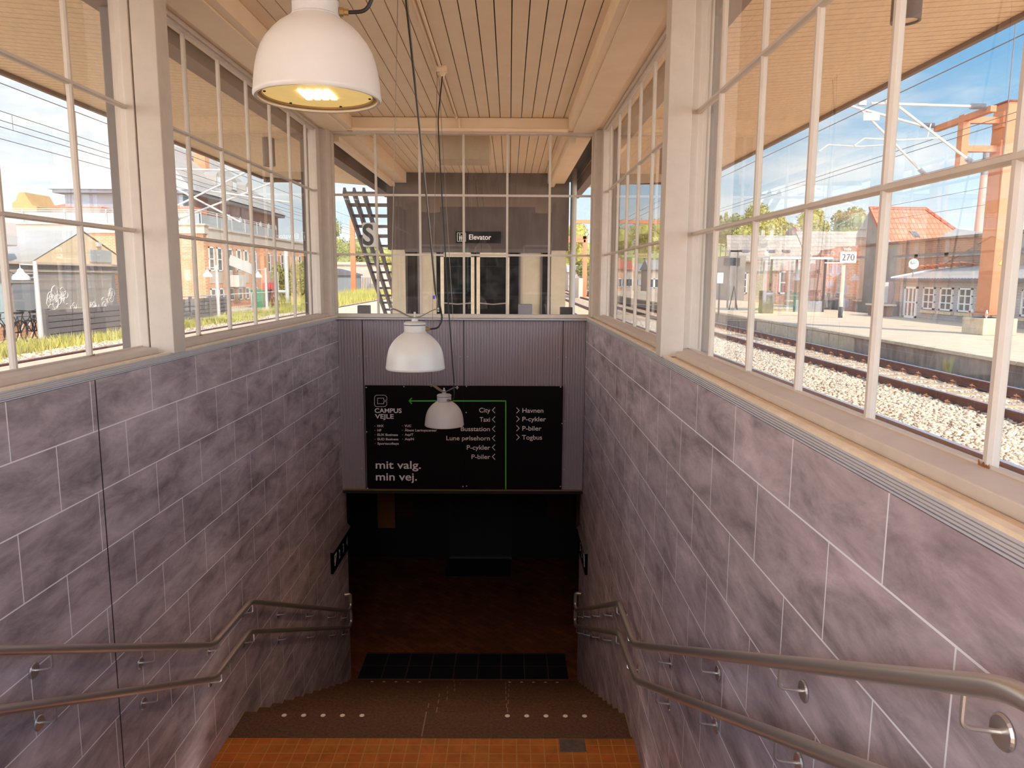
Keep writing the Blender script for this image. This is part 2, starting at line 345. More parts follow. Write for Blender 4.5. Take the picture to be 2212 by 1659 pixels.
# ---- side windows
wn = [0]
def side_window(xg, s, y0, y1, ms, label, rust=(), far=.05):
    """s=+1: room lies towards +x of the glass."""
    wn[0] += 1
    t = sroot('window_%d' % wn[0], label, 'window')
    z0, z1 = -.462, 1.66; zb, zt = -.418, 1.615
    f = MB()
    xi, xo = xg+s*.05, xg-s*.03
    xr = (XR+.077) if s < 0 else (XL-.08)
    f.prism([(xr, z0), (xr, -.427), (xg+s*.012, zb), (xo, zb), (xo, z0)], 'Y', y0, y1); f.box(xi, y0, zt+.01, xo, y1, z1)
    f.box(xi, y0, zb-.012, xo, y0+.05, zt+.01); f.box(xi, y1-far, zb-.012, xo, y1, zt+.01)
    obj('frame', f, 'white', t, bevel=.004)
    b = MB(); xb = xg+s*.028
    b.box(xg+s*.012, y0+.05, zb-.004, xg+s*.003, y1-far, zb+.006); b.box(xb, y0+.05, zt-.006, xg+s*.004, y1-far, zt+.01)
    obj('glazing_bead', b, 'white', t)
    for y in ms:
        m = MB(); m.prism([(xg+s*.013, y-.007), (xg+s*.013, y+.007), (xg+s*.003, y+.011), (xg-s*.014, y+.011), (xg-s*.014, y-.011), (xg+s*.003, y-.011)], 'Z', zb-.01, zt+.01)
        obj('vertical_glazing_bar', m, 'white', t)
    for z in (.262, .955):
        m = MB(); m.prism([(xg+s*.015, z-.006), (xg+s*.015, z+.006), (xg+s*.004, z+.012), (xg-s*.014, z+.012), (xg-s*.014, z-.012), (xg+s*.004, z-.012)], 'Y', y0+.05, y1-far)
        obj('horizontal_glazing_bar', m, 'white', t)
    for y in rust:
        rb_ = MB(); base = []
        for k in range(9): base.append((y-.020+.005*k, .006+.016*rng.random()))
        xa_ = xg+s*.0145
        for k in range(8): rb_.quad((xa_, base[k][0], zb-.008), (xa_, base[k+1][0], zb-.008), (xa_, base[k+1][0], zb-.008+base[k+1][1]), (xa_, base[k][0], zb-.008+base[k][1]))
        for k in range(8): rb_.quad((xa_+s*.0005, base[k][0], zb-.0075), (xa_+s*.0005, base[k+1][0], zb-.0075), (xa_+s*.014*(.5+rng.random()), base[k+1][0], zb-.009), (xa_+s*.014, base[k][0], zb-.009))
        obj('rust_stain', rb_, 'ruststain', t)
    ed = [y0+.05]+list(ms)+[y1-far]; zs = [zb, .262, .955, zt]
    for i in range(len(ed)-1):
        for j in range(3):
            e = .006
            obj('pane', MB().box(xg-.0005, ed[i]+e, zs[j]+e, xg+.0005, ed[i+1]-e, zs[j+1]-e), M['glass'], t)
    return t
side_window(-2.2, 1, 4.66, 8.70, [5.26+.6*k for k in range(6)], 'white gridded window left of the stairs, beyond the wooden post', (5.26, 5.86, 8.26), .18)
side_window(-2.2, 1, .60, 4.47, [3.88-.6*k for k in range(5)][::-1], 'white gridded window left of the stairs, nearest the viewer', (3.88,))
side_window(1.09, -1, 4.66, 8.70, [5.24+.6*k for k in range(6)], 'white gridded window right of the stairs, beyond the wooden post', (), .20)
side_window(1.09, -1, .60, 4.50, [1.05, 1.63, 2.20, 2.76, 3.345, 3.985], 'white gridded window right of the stairs, nearest the viewer', (1.63,))
# posts
def post(n, x0, x1, xf, y0, y1, label):
    m = MB(); s = 1 if xf > x0 else -1
    m.box(x0, y0, -.46, x1, y1, 1.8)
    t = struct(n, m, 'white', label, bevel=.004); return t
post('trim_6', -2.28, -2.11, 1, 4.46, 4.68, 'white wooden window jamb on the left')
post('trim_7', -2.14, -2.0, 1, 4.42, 4.58, 'white square wooden post on the left')
post('trim_8', 1.0, 1.17, -1, 4.49, 4.68, 'white wooden window jamb on the right')
post('trim_9', .895, 1.03, -1, 4.36, 4.50, 'white square wooden post on the right')
post('trim_10', -2.28, -2.06, 1, 8.66, 8.92, 'white corner post left of the end window')
post('trim_11', .965, 1.17, -1, 8.66, 8.92, 'white corner post right of the end window')
post('trim_24', -2.28, -2.08, 1, .40, .62, 'white wooden window jamb at the near left end')
post('trim_25', .97, 1.17, -1, .40, .62, 'white wooden window jamb at the near right end')
# far window
wn[0] += 1
t = sroot('window_%d' % wn[0], 'white gridded window above the black sign at the end of the stairwell', 'window')
yg = 8.85; xs = [-2.048, -1.552, -1.045, -.535, -.027, .467, .955]
f = MB(); f.box(-2.08, yg-.05, -.475, .98, yg+.05, -.43); f.box(-2.08, yg-.05, 1.628, .98, yg+.05, 1.67)
f.box(-2.08, yg-.05, -.43, -2.04, yg+.05, 1.628); f.box(.95, yg-.05, -.43, .98, yg+.05, 1.628)
obj('frame', f, 'white', t, bevel=.004)
for x in xs[1:-1]: obj('vertical_glazing_bar', MB().box(x-.013, yg-.015, -.43, x+.013, yg+.015, 1.628), 'white', t)
for z in (.262, .945): obj('horizontal_glazing_bar', MB().box(-2.04, yg-.018, z-.012, .95, yg+.015, z+.012), 'white', t)
zs = [-.43, .262, .945, 1.628]
for i in range(6):
    for j in range(3): obj('pane', MB().box(xs[i]+.016, yg-.0005, zs[j]+.008, xs[i+1]-.016, yg+.0005, zs[j+1]-.008), M['glass'], t)
struct('trim_12', MB().box(-2.04, 8.70, -.492, .93, 8.90, -.478), 'alu', 'thin metal ledge under the end window')
# valance of corrugated sheet
wf = sroot('wall_front', 'grey corrugated sheet front hanging above the tunnel mouth', 'wall')
def corr(x0, x1, z0, z1):
    n = max(2, int(round((x1-x0)/.034))); mb = MB(); p = (x1-x0)/n; pts = []
    for i in range(n):
        a = x0+i*p; pts += [(a, 0), (a+p*.42, 0), (a+p*.55, .009), (a+p*.88, .009)]
    pts.append((x1, 0)); v = []
    for x, d in pts: v += [(x, YF-.012+d, z0), (x, YF-.012+d, z1)]
    return mb.add(v, [(2*i, 2*i+2, 2*i+3, 2*i+1) for i in range(len(pts)-1)])
for a, b_ in ((-2.018, -1.735), (-1.725, -.538), (-.528, .635), (.645, .905)):
    obj('sheet', corr(a, b_, -2.555, -.50), 'corr', wf)
obj('backing', MB().box(-2.02, YF, -2.555, .911, YF+.12, -.492), 'rubber', wf)
obj('bottom_trim', MB().box(-2.018, YF-.022, -2.572, .909, YF+.12, -2.555), 'brass', wf, label='thin bronze coloured edge strip')
sc_ = MB()
for x in (-1.78, -1.69, -.58, -.49, .59, .68):
    for z in (-.93, -1.7, -2.3): sc_.lathe([(0, -.006), (.007, -.006), (.007, 0)], (x, YF-.013, z), 8, 'Y')
obj('screw_heads', sc_, 'alu', wf)
# ---- ceiling
cl = MB(); x = -1.79
while x < .66: cl.box(x+.004, -1.8, 1.80, x+.116, YF+.03, 1.82); x += .12
ce = struct('ceiling', MB().box(-2.35, -1.8, 1.83, 1.25, 8.9, 1.90), 'gap', 'cream boarded ceiling above the stairs')
obj('boards', cl, 'cream', ce); 
struct('trim_13', MB().box(-2.30, -1.8, 1.66, -1.79, 8.9, 1.83).box(-2.10, -1.8, 1.645, -1.86, 8.8, 1.66), 'cream', 'boxed cream beam along the left of the ceiling', bevel=.004)
struct('trim_14', MB().box(.66, -1.8, 1.66, 1.19, 8.9, 1.83).box(.72, -1.8, 1.645, .98, 8.8, 1.66), 'cream', 'boxed cream beam along the right of the ceiling', bevel=.004)
struct('trim_15', MB().box(-1.79, 8.74, 1.64, .66, 8.82, 1.795).box(-1.79, 8.70, 1.64, .66, 8.74, 1.675), 'cream', 'cream cross beam above the end window', bevel=.004)
cn = MB(); cn.tube([(-.60, -1, 1.788), (-.60, YF-.06, 1.788), (-.575, YF-.05, 1.77), (-.575, YF-.055, 1.66)], .012, 10)
cn.tube([(-.635, -1, 1.79), (-.635, 8.5, 1.79), (-.60, 8.72, 1.775)], .008, 8)
cn.tube([(-.575, YF-.062, 1.655), (-2.02, YF-.062, 1.652)], .008, 8)
tag(obj('electrical_conduit', cn, 'cream', smooth=True), 'cream painted cable conduit running along the middle of the ceiling boards', 'conduit')
# ---- stairs
st = thing('staircase', 'dark granite staircase going down from the tiled landing to the tunnel floor', 'stairs', (-.55, 5.27, ZL))
nose = [5.27+.315*k for k in range(12)]
for k in range(12):
    z = ZL-.158*k; y0 = nose[k]; yb = 4.94 if k == 0 else nose[k-1]-.02
    m = MB().box(XL+.001, yb, z-.20, XR-.001, y0, z)
    s_ = obj('step', m, 'granite', st, bevel=.006)
    for xe in (XL+.007, XR-.007): obj('mortar_edge', MB().box(xe-.005, yb+.022, z-.1, xe+.005, y0-.002, z+.0035), 'stepedge', s_)
    jx = (-.62 + .06*math.sin(k*2.1), )
    for x in jx+((.02*math.sin(k*3),) if k else ()): obj('slab_joint', MB().box(x-.004, yb+.022, z-.15, x+.004, y0+.001, z+.0012), 'stepedge', s_)
    if k in (0, 11):
        for q in range(10):
            x = (-1.694+.1475*q) if q < 5 else (.002+.1468*(q-5))
            if k: x = (-1.70+.15*q) if q < 5 else (.03+.15*(q-5))
            y = y0-.05
            obj('round_stud', MB().lathe([(0, .002), (.018, .002), (.019, 0), (.019, -.004)], (x, y, z+.0005), 20), 'dot', s_)
for k in range(13):   # upper flight, from the platform down to the landing
    z = -1.47-.141*k; y0 = .62+.29*k; obj('step', MB().box(XL+.001, y0-.31, z-.2, XR-.001, y0, z), 'granite', st, bevel=.006)
fl = struct('floor', MB().box(XL, 4.35, ZL-.2, XR, 4.94, ZL), 'terracotta', 'small orange terracotta tiles on the landing')
obj('repair_patch', MB().box(.375, 4.79, ZL, .56, 4.935, ZL+.0008), mat('grey_mortar_patch', (96, 84, 76), .9, var=.3, scale=20), fl)
# ---- tunnel
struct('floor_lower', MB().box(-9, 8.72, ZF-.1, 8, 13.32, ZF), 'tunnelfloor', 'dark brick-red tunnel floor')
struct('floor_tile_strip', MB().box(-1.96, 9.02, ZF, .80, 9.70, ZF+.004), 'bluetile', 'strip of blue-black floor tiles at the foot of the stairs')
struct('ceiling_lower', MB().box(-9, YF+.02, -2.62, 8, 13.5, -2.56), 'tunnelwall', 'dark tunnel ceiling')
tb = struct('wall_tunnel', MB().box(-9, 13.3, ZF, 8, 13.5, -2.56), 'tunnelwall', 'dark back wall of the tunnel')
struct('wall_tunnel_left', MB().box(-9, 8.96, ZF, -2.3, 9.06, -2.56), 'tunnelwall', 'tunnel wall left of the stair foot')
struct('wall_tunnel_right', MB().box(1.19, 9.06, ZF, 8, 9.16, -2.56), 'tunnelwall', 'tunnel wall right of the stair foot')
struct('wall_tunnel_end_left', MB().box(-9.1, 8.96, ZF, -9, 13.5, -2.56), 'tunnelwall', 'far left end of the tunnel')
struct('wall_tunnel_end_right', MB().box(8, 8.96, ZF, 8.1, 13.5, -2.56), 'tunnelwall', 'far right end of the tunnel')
for x0, x1 in ((-2.42, -2.10), (1.27, 1.42)):
    m = MB()
    for k in range(4): m.box(x0, 13.27, -4.62+.52*k, x1, 13.3, -4.62+.52*k+.51)
    tag(obj('tiled_wall_strip', m, 'tanpanel'), 'upright strip of tan tiles on the dark tunnel wall, at its %s side' % ('left' if x0 < 0 else 'right'), 'wall tiles')
for n_, (x0, x1) in enumerate(((-2.05, -1.75), (.72, 1.22))):
    tag(obj('wall_poster', MB().box(x0, 13.28, -4.4, x1, 13.3, -2.9), 'dkred'), 'dark red poster panel on the tunnel wall, %s' % ('beside the left tan tile strip' if n_ == 0 else 'beside the right tan tile strip'), 'poster')
ed_ = thing('elevator_door', 'dark elevator door behind the floor mat in the tunnel wall', 'door', (-.5, 13.28, ZF))
obj('door_frame', MB().box(-1.16, 13.24, ZF, -1.09, 13.30, -3.0).box(.07, 13.24, ZF, .14, 13.30, -3.0).box(-1.16, 13.24, -3.05, .14, 13.3, -2.98), 'rubber', ed_)
for a, b_ in ((-1.09, -.515), (-.505, .07)): obj('door_leaf', MB().box(a, 13.27, ZF+.01, b_, 13.295, -3.05), 'sblack', ed_)
obj('threshold', MB().box(-1.09, 13.2, ZF, .07, 13.3, ZF+.012), 'steel', ed_)
tag(obj('door_mat', MB().box(-1.11, 12.35, ZF, .05, 13.19, ZF+.012), 'sblack', bevel=.004), 'dark floor mat in front of the tunnel elevator door', 'mat')
# ---- the big black sign
sg = thing('wayfinding_sign', 'large black wayfinding board with a green arrow and white direction lists above the tunnel', 'sign', (-.53, 8.73, -2.545))
YS = 8.728
def sx(px, py): return at(px, py, YS)
obj('panel', MB().box(-1.712, YS, -2.545, -.5365, YF-.024, -1.277), 'blackpanel', sg)
obj('panel', MB().box(-.5345, YS, -2.545, .648, YF-.024, -1.277), 'blackpanel', sg)
def line(px0, py0, px1, py1, wd, m='letter', name='line', par=None):
    a = sx(px0, py0); b = sx(px1, py1); return MB().bar((a.x, YS-.001, a.z), (b.x, YS-.001, b.z), .002, wd) if a.x == b.x else MB().bar((a.x, YS-.001, a.z), (b.x, YS-.001, b.z), .002, wd, up=(0, 1, 0)) 
def stroke(pts, wd):
    mb = MB()
    for i in range(len(pts)-1):
        a = sx(*pts[i]); b = sx(*pts[i+1]); d = Vector((b.x-a.x, 0, b.z-a.z)); l = d.length; d /= l; n = Vector((-d.z, 0, d.x))*wd/2
        a2 = Vector((a.x, YS-.0025, a.z))-d*wd/2; b2 = Vector((b.x, YS-.0025, b.z))+d*wd/2; t_ = Vector((0, .0025, 0))
        mb.hexa([a2-n, a2-n+t_, a2+n+t_, a2+n], [b2-n, b2-n+t_, b2+n+t_, b2+n])
    return mb
obj('green_arrow', stroke([(1092.5, 1056), (1092.5, 866), (884, 866)], .013).add(*(lambda q: (q.v, q.f))(stroke([(889, 860.5), (883.5, 866), (889, 871.5)], .012))), 'green', sg)
def ptext(s, px, py, hpx, align='LEFT', bold=.0, wpx=None, name='lettering'):
    p = sx(px, py); size = hpx/1600*YS*1.0/.70
    o = text(name, s, size, (p.x, YS-.0005, p.z), 'letter', sg, align=align, ext=.001, bold=bold)
    if wpx:   # fit the measured width
        b = BASE[sg.name]; xs_ = [v.co.x for v in o.data.vertices]; wv = max(xs_)-min(xs_); k = wpx/1600*YS/wv
        ref = {'LEFT': min(xs_), 'RIGHT': max(xs_)}[align]
        for v in o.data.vertices: v.co.x = ref+(v.co.x-ref)*k
    return o
rows_l = [('City', 886, 24.5), ('Taxi', 906, 22.5), ('Busstation', 926.5, 64), ('Lune p\u00f8lsehorn', 946.5, 96), ('P-cykler', 966.5, 52), ('P-biler', 986.5, 41.5)]
for s, y, wd in rows_l:
    ptext(s, 1059, y+4.8, 10.0, 'RIGHT', .0006, wd); obj('chevron', stroke([(1069, y-5.8), (1063.5, y), (1069, y+5.8)], .0075), 'letter', sg)
for s, y, wd in [('Havnen', 886.5, 46), ('P-cykler', 905, 52), ('P-biler', 925, 42), ('Togbus', 944.5, 44)]:
    ptext(s, 1127.5, y+4.8, 10.0, 'LEFT', .0006, wd); obj('chevron', stroke([(1116, y-5.8), (1121.5, y), (1116, y+5.8)], .0075), 'letter', sg)
ptext('CAMPUS', 809, 891.5, 9.8, 'LEFT', .0013, 59); ptext('VEJLE', 810.5, 904, 9.8, 'LEFT', .0013, 41)
for i, (s, wd) in enumerate([('HHX', 14), ('HF', 9), ('EUX Business', 45), ('EUD Business', 46), ('Sportscollege', 47)]):
    ptext(s, 814.5+.2*i, 922.4+9.5*i, 5.2, 'LEFT', .0005, wd); obj('bullet', stroke([(809.4+.2*i, 920.2+9.5*i), (810.2+.2*i, 920.2+9.5*i)], .004), 'letter', sg)
for i, (s, wd) in enumerate([('VUC', 15), ('\u00c5bent L\u00e6ringscenter', 71), ('AspIT', 19), ('AspIN', 20)]):
    ptext(s, 874+.2*i, 922.2+9.5*i, 5.2, 'LEFT', .0005, wd); obj('bullet', stroke([(868.8+.2*i, 920+9.5*i), (869.6+.2*i, 920+9.5*i)], .004), 'letter', sg)
ptext('mit valg.', 810.5, 1012, 17.5, 'LEFT', .0016, 100); ptext('min vej.', 811, 1037.5, 17.5, 'LEFT', .0016, 91)
lg = MB()
def loop(p, wd): return stroke(p+[p[0]], wd)
outer = [(813, 854), (831, 854), (834, 856), (835.5, 859), (835.5, 865.5), (829, 865.5)]
o1 = stroke([(829, 864.6), (835.6, 864.6), (835.6, 858), (833, 854.6), (829.5, 853.6), (814, 853.6), (810.5, 855), (809, 858.5), (809, 873.5), (810.5, 877), (814, 878.4), (829.5, 878.4), (833, 877.2), (835.6, 874), (835.6, 867.6), (829, 867.6), (829, 872.2), (815.6, 872.2), (815.6, 860), (829, 860), (829, 864.6)], .0045)
obj('letter_emblem', o1, 'letter', sg)
scw = MB()
for px, py in ((791, 837), (872.5, 835), (1007.5, 834.5), (1211, 836), (794.5, 1055), (1000, 1051), (1008, 1050), (1210.5, 1051), (792, 933), (1007, 891), (1214, 915)):
    p = sx(px, py); obj('screw', MB().lathe([(0, -.005), (.006, -.005), (.0075, 0)], (p.x, YS, p.z), 10, 'Y'), 'letter', sg)
# ---- small direction signs on the lower walls
for s_, xw, side in ((1, XL, 'left'), (-1, XR, 'right')):
    t = thing('direction_sign', 'small dark direction sign with white arrow, %s wall near the stair foot' % side, 'sign', (xw+s_*.02, 8.5, -3.37))
    y0, y1 = 8.07, 8.93
    obj('panel', MB().box(xw, y0, -3.36, xw+s_*.03, y1, -3.10), 'blackpanel', t)
    obj('hood', MB().prism([(xw, -3.10), (xw+s_*.045, -3.10), (xw, -3.04)], 'Y', y0-.02, y1+.02), 'galv', t)
    xf = xw+s_*.031; a = MB(); yy = y0+.12
    for p, q in (((yy-.05, -3.29), (yy+.05, -3.17)), ((yy-.045, -3.17), (yy+.05, -3.17)), ((yy-.045, -3.165), (yy-.045, -3.25))):
        a.bar((xf, p[0], p[1]), (xf, q[0], q[1]), .02, .003, up=(1, 0, 0))
    obj('arrow', a, 'letter', t)
    for i, ch in enumerate(('2', '3', '4') if s_ > 0 else ('2', '3')):
        text('lettering', ch, .15, (xf-s_*.001, (y0+.28+.2*i) if s_ > 0 else (y0+.4+.2*i), -3.29), 'letter', t, face='X+' if s_ > 0 else 'X-', ext=.001)
# ================================================================== HANDRAILS
def fillet(pts, r=.10, n=6):
    out = [Vector(pts[0])]
    for i in range(1, len(pts)-1):
        p = Vector(pts[i]); a = (Vector(pts[i-1])-p); b = (Vector(pts[i+1])-p); ra = min(r, a.length*.45, b.length*.45)
        a = p+a.normalized()*ra; b = p+b.normalized()*ra
        for k in range(n+1):
            u = k/n; out.append(a*(1-u)**2+p*2*u*(1-u)+b*u*u)
    out.append(Vector(pts[-1])); return out
def handrail(x, s, pts, brs, label):
    """s=+1: wall lies towards -x."""
    t = thing('handrail', label, 'handrail', (x, pts[0][0], pts[0][1]), 'stainless steel handrails along the stair walls')
    P = [Vector((x, y, z)) for y, z in pts]
    e = P[-1]; P += [e+Vector((0, .07, -.10)), e+Vector((-s*.05, .10, -.10)), ]
    P = P[:-2]+[e+Vector((0, .13, 0)), e+Vector((0, .13, .16)), e+Vector((-s*.07, .10, .16))]
    obj('rail', MB().tube(fillet(P, .07), .0215, 16), 'steel', t, smooth=True)
    for y, z in brs:
        xw = x-s*.078
        b = obj('bracket', MB().tube(fillet([(x, y, z-.015), (x, y, z-.085), (xw, y, z-.095)], .02), .0055, 8), 'steel', t, smooth=True)
        obj('rosette', MB().lathe([(0, s*.007), (.03, s*.006), (.034, s*.002), (.034, 0)], (xw, y, z-.095), 24, 'X'), 'steel', b)
def zl(pts, y):
    for i in range(len(pts)-1):
        if pts[i][0] <= y <= pts[i+1][0]: u = (y-pts[i][0])/(pts[i+1][0]-pts[i][0]); return pts[i][1]+(pts[i+1][1]-pts[i][1])*u
up = [(.30, -.47), (.80, -.47), (4.59, -2.405), (5.31, -2.43), (8.55, -4.03)]
lo = [(.30, -.72), (.80, -.72), (4.58, -2.635), (5.26, -2.645), (8.55, -4.24)]
ys = [1.25, 2.10, 2.96, 3.82, 4.70, 5.34, 6.14, 7.03, 7.90, 8.50]
for pts, nm in ((up, 'upper'), (lo, 'lower')):
    handrail(XL+.08, 1, pts, [(y, zl(pts, y)) for y in ys], '%s stainless steel handrail on the left tile wall' % nm)
upr = [(.30, -.62), (1.12, -.66), (4.557, -2.376), (5.25, -2.405), (8.5, -3.985)]
lor = [(.30, -.90), (1.12, -.90), (4.44, -2.56), (5.21, -2.625), (8.5, -4.19)]
ysr = [1.25, 2.11, 2.98, 3.85, 4.80, 5.32, 6.1, 6.9, 7.7, 8.4]
for pts, nm in ((upr, 'upper'), (lor, 'lower')):
    handrail(XR-.08, -1, pts, [(y, zl(pts, y)) for y in ysr], '%s stainless steel handrail on the right tile wall' % nm)
# ================================================================== PENDANT LAMPS
def lamp(c, ceil_z, ang, label, wires, cable):
    c = Vector(c); t = thing('pendant_lamp', label, 'lamp', c, 'white bell lamps hanging over the stairs')
    r = .1775; hgt = .215
    prof = [(r-.012, .004), (r-.012, -.002), (r-.004, -.003), (r, .002), (r, .010)]
    cv = [(.05, .992), (.20, .975), (.34, .95), (.46, .917), (.57, .87), (.68, .795), (.79, .69), (.87, .59), (.94, .475), (.985, .39)]
    for u, q in cv: prof.append((r*q, hgt*u+.004))
    prof += [(.066, hgt), (.0655, hgt+.003)]
    obj('bell_shade', MB().lathe([(x, y) for x, y in prof], c, 56), 'enamel', t, smooth=True)
    nk = obj('neck', MB().lathe([(.068, hgt+.001), (.069, hgt+.004), (.064, hgt+.008), (.064, hgt+.044), (.066, hgt+.046)], c, 40), 'enamel2', t, smooth=True)
    obj('gasket', MB().lathe([(.064, hgt+.046), (.0655, hgt+.047), (.064, hgt+.0495)], c, 40), 'rubber', nk)
    obj('cap', MB().lathe([(.0655, hgt+.0495), (.0655, hgt+.06), (.058, hgt+.067), (.02, hgt+.071), (.018, hgt+.088), (0, hgt+.088)], c, 40), 'enamel2', t, smooth=True)
    # glass underside with leds
    df = obj('diffuser', MB().lathe([(0, .012), (r-.02, .012), (r-.014, .008)], c, 56), 'diff', t, label='yellowish round diffuser plate')
    obj('diffuser_ring', MB().lathe([(r-.026, .0105), (r-.024, .006), (r-.015, .006), (r-.013, .0105)], c, 56), 'brass', df, smooth=True)
    ld = MB()
    for k in range(4): ld.box(c.x-.045+.024*k, c.y-.05, c.z+.0085, c.x-.045+.024*k+.015, c.y+.05, c.z+.011)
    obj('led_strip', ld, 'led', df)
    pins = MB()
    for k in range(6):
        a = k*math.pi/3+.3; pins.lathe([(0, -.003), (.004, -.003), (.004, 0)], c+Vector((math.cos(a)*.145, math.sin(a)*.145, .0115)), 8)
    obj('screws', pins, 'gap', df)
    # wavy hanger bracket
    ca, sa = math.cos(ang), math.sin(ang); br = MB(); pts = []
    for k in range(21):
        u = -1+k/10; x = u*.145; z = hgt+.088+.052*(1-math.cos(u*math.pi))/2 if abs(u) < 1 else hgt+.14
        pts.append(Vector((x, 0, z)))
    pts[0].z -= .008; pts[-1].z -= .008
    for i in range(20):
        a, b = pts[i], pts[i+1]; wd = .022
        def T(p, q): return c+Vector((p.x*ca-q*sa, p.x*sa+q*ca, p.z))
        br.hexa([T(a, -wd), T(a, wd), T(a+Vector((0,0,.007)), wd), T(a+Vector((0,0,.007)), -wd)], [T(b, -wd), T(b, wd), T(b+Vector((0,0,.007)), wd), T(b+Vector((0,0,.007)), -wd)])
    hb = obj('hanger_bracket', br, 'bracket', t)
    obj('bolt', MB().tube([c+Vector((0,0,hgt+.085)), c+Vector((0,0,hgt+.125))], .007, 8).lathe([(0, .012), (.012, .012), (.012, 0), (0, 0)], c+Vector((0,0,hgt+.094)), 6), 'enamel2', hb)
    gp = c+Vector((math.cos(cable[0]), math.sin(cable[0]), 0))*.064+Vector((0,0,hgt+.022))
    gd = Vector((math.cos(cable[0]), math.sin(cable[0]), 0))
    obj('cable_gland', MB().tube([gp, gp+gd*.012, gp+gd*.013, gp+gd*.026], .011, 8, rs=[.013, .013, .009, .009]), 'brass', nk)
    q = gp+gd*.026; P = [q, q+gd*.05+Vector((0,0,.005)), q+gd*.075+Vector((0,0,.06)), q+gd*.06+Vector((0,0,.15))]+[Vector(p) for p in cable[1]]
    obj('power_cable', MB().tube(fillet(P, .08, 5), .0055, 8), 'rubber', t, smooth=True)
    for s_, top in wires:
        e = Vector((s_*.14, 0, hgt+.138)); e = c+Vector((e.x*ca, e.x*sa, e.z))
        obj('suspension_wire', MB().tube([e, Vector(top)], .0022, 6), 'wire', t)
        obj('wire_clip', MB().tube([e+Vector((0,0,-.012)), e+Vector((0,0,.012))], .006, 6), 'enamel2', t)
    return t
L1, L2, L3 = (-.545, 2.2, .50), (-.563, 4.44, -.545), (-.582, 6.6, -1.325)
lamp(L1, 1.8, .25, 'largest looking and nearest white bell lamp, its yellow light seen from below', [(-1, (-.60, 2.35, 1.78)), (1, (-.57, 2.35, 1.78))], (.15, [(-.45, 2.2, 1.0), (-.52, 2.2, 1.4), (-.58, 2.3, 1.77)]))
lamp(L2, 1.8, .05, 'middle white bell lamp hanging in front of the corrugated sheet', [(-1, (-.62, 4.40, 1.78)), (1, (-.60, 4.42, 1.78))], (.2, [(-.44, 4.46, -.10), (-.475, 4.45, .35), (-.55, 4.43, 1.15), (-.595, 4.43, 1.60), (-.58, 4.43, 1.765)]))
lamp(L3, 1.8, -.5, 'lowest and farthest white bell lamp hanging in front of the black sign', [(-1, (-.625, 6.66, 1.72)), (1, (-.615, 6.68, 1.72))], (-.9, [(-.49, 6.58, -.95), (-.535, 6.6, -.3), (-.60, 6.62, .9), (-.62, 6.63, 1.35), (-.58, 6.64, 1.70)]))
for i, (yy, lb) in enumerate(((2.32, 'first cream ceiling junction box above the nearest bell lamp'), (4.45, 'cream ceiling junction box above the middle bell lamp'), (6.70, 'cream ceiling junction box feeding the farthest bell lamp'))):
    t = thing('junction_box', lb, 'junction box', (-.585, yy, 1.70))
    obj('box', MB().box(-.63, yy-.04, 1.745, -.545, yy+.04, 1.80), 'cream', t, bevel=.006)
    obj('cone', MB().lathe([(.008, 1.695-1.745), (.032, 0)], (-.582, yy, 1.745), 16, cap=True), 'cream', t)
    obj('hook', MB().tube([(-.625, yy-.02, 1.76), (-.63, yy-.03, 1.73), (-.625, yy-.02, 1.70)], .004, 6), 'wire', t)
for c in (L1, L2, L3):
    ld = bpy.data.lights.new('lamp_light', 'SPOT'); ld.energy = 6; ld.color = (1.0, .72, .42); ld.shadow_soft_size = .05; ld.spot_size = math.radians(125); ld.spot_blend = .8
    lo_ = bpy.data.objects.new('lamp_light', ld); C.objects.link(lo_); lo_.location = (c[0], c[1], c[2]-.01)
#PART2
# ================================================================== CANOPY OUTSIDE
def soffit(x0, z0, x1, z1, y0, y1):
    mb = MB(); y = y0
    while y < y1-.05:
        a, b = y+.009, y+.111
        mb.hexa([(x0, a, z0), (x1, a, z1), (x1, b, z1), (x0, b, z0)], [(x0, a, z0+.02), (x1, a, z1+.02), (x1, b, z1+.02), (x0, b, z0+.02)]); y += .12
    return mb
for nm, x0, z0, x1, side in (('ceiling_canopy_left', -2.36, 1.80, -5.0, 'left'), ('ceiling_canopy_right', 1.26, 1.80, 3.85, 'right')):
    c_ = struct(nm, MB().hexa([(x0, -1.2, z0+.03), (x1, -1.2, 2.03), (x1, 15.5, 2.03), (x0, 15.5, z0+.03)], [(x0, -1.2, z0+.3), (x1, -1.2, 2.12), (x1, 15.5, 2.12), (x0, 15.5, z0+.3)]), 'gap', 'boarded platform canopy outside, %s side' % side)
    obj('boards', soffit(x0, z0, x1, 2.0, -1.2, 15.5), 'soffit', c_)
    s_ = -1 if x1 < 0 else 1
    obj('fascia', MB().box(x1, -1.2, 1.96, x1+s_*.05, 15.55, 2.14).box(x1+s_*.05, -1.2, 2.05, x1+s_*.10, 15.55, 2.15), 'fascia', c_)
    obj('end_fascia', MB().box(x0, 15.5, 1.9, x1, 15.55, 2.14), 'fascia', c_)
struct('ceiling_canopy_roof', MB().box(-2.4, -1.8, 1.93, 1.3, 15.5, 2.2), 'gap', 'canopy roof above the stair ceiling')
m = MB(); x = -1.79
while x < .66: m.box(x+.004, 8.95, 1.80, x+.116, 13.25, 1.82); x += .12
struct('ceiling_outside', m, 'cream', 'cream boarded ceiling beyond the end window')
for n, (xa, xb) in enumerate(((-2.10, -1.79), (.66, .95))):
    struct('trim_%d' % (16+n), MB().box(xa, 8.95, 1.62, xb, 13.2, 1.82).box(xa+.03, 8.95, 1.56, xa+.11, 13.2, 1.62), 'cream', 'cream roof beam beyond the end window, %s side' % ('left' if n == 0 else 'right'))
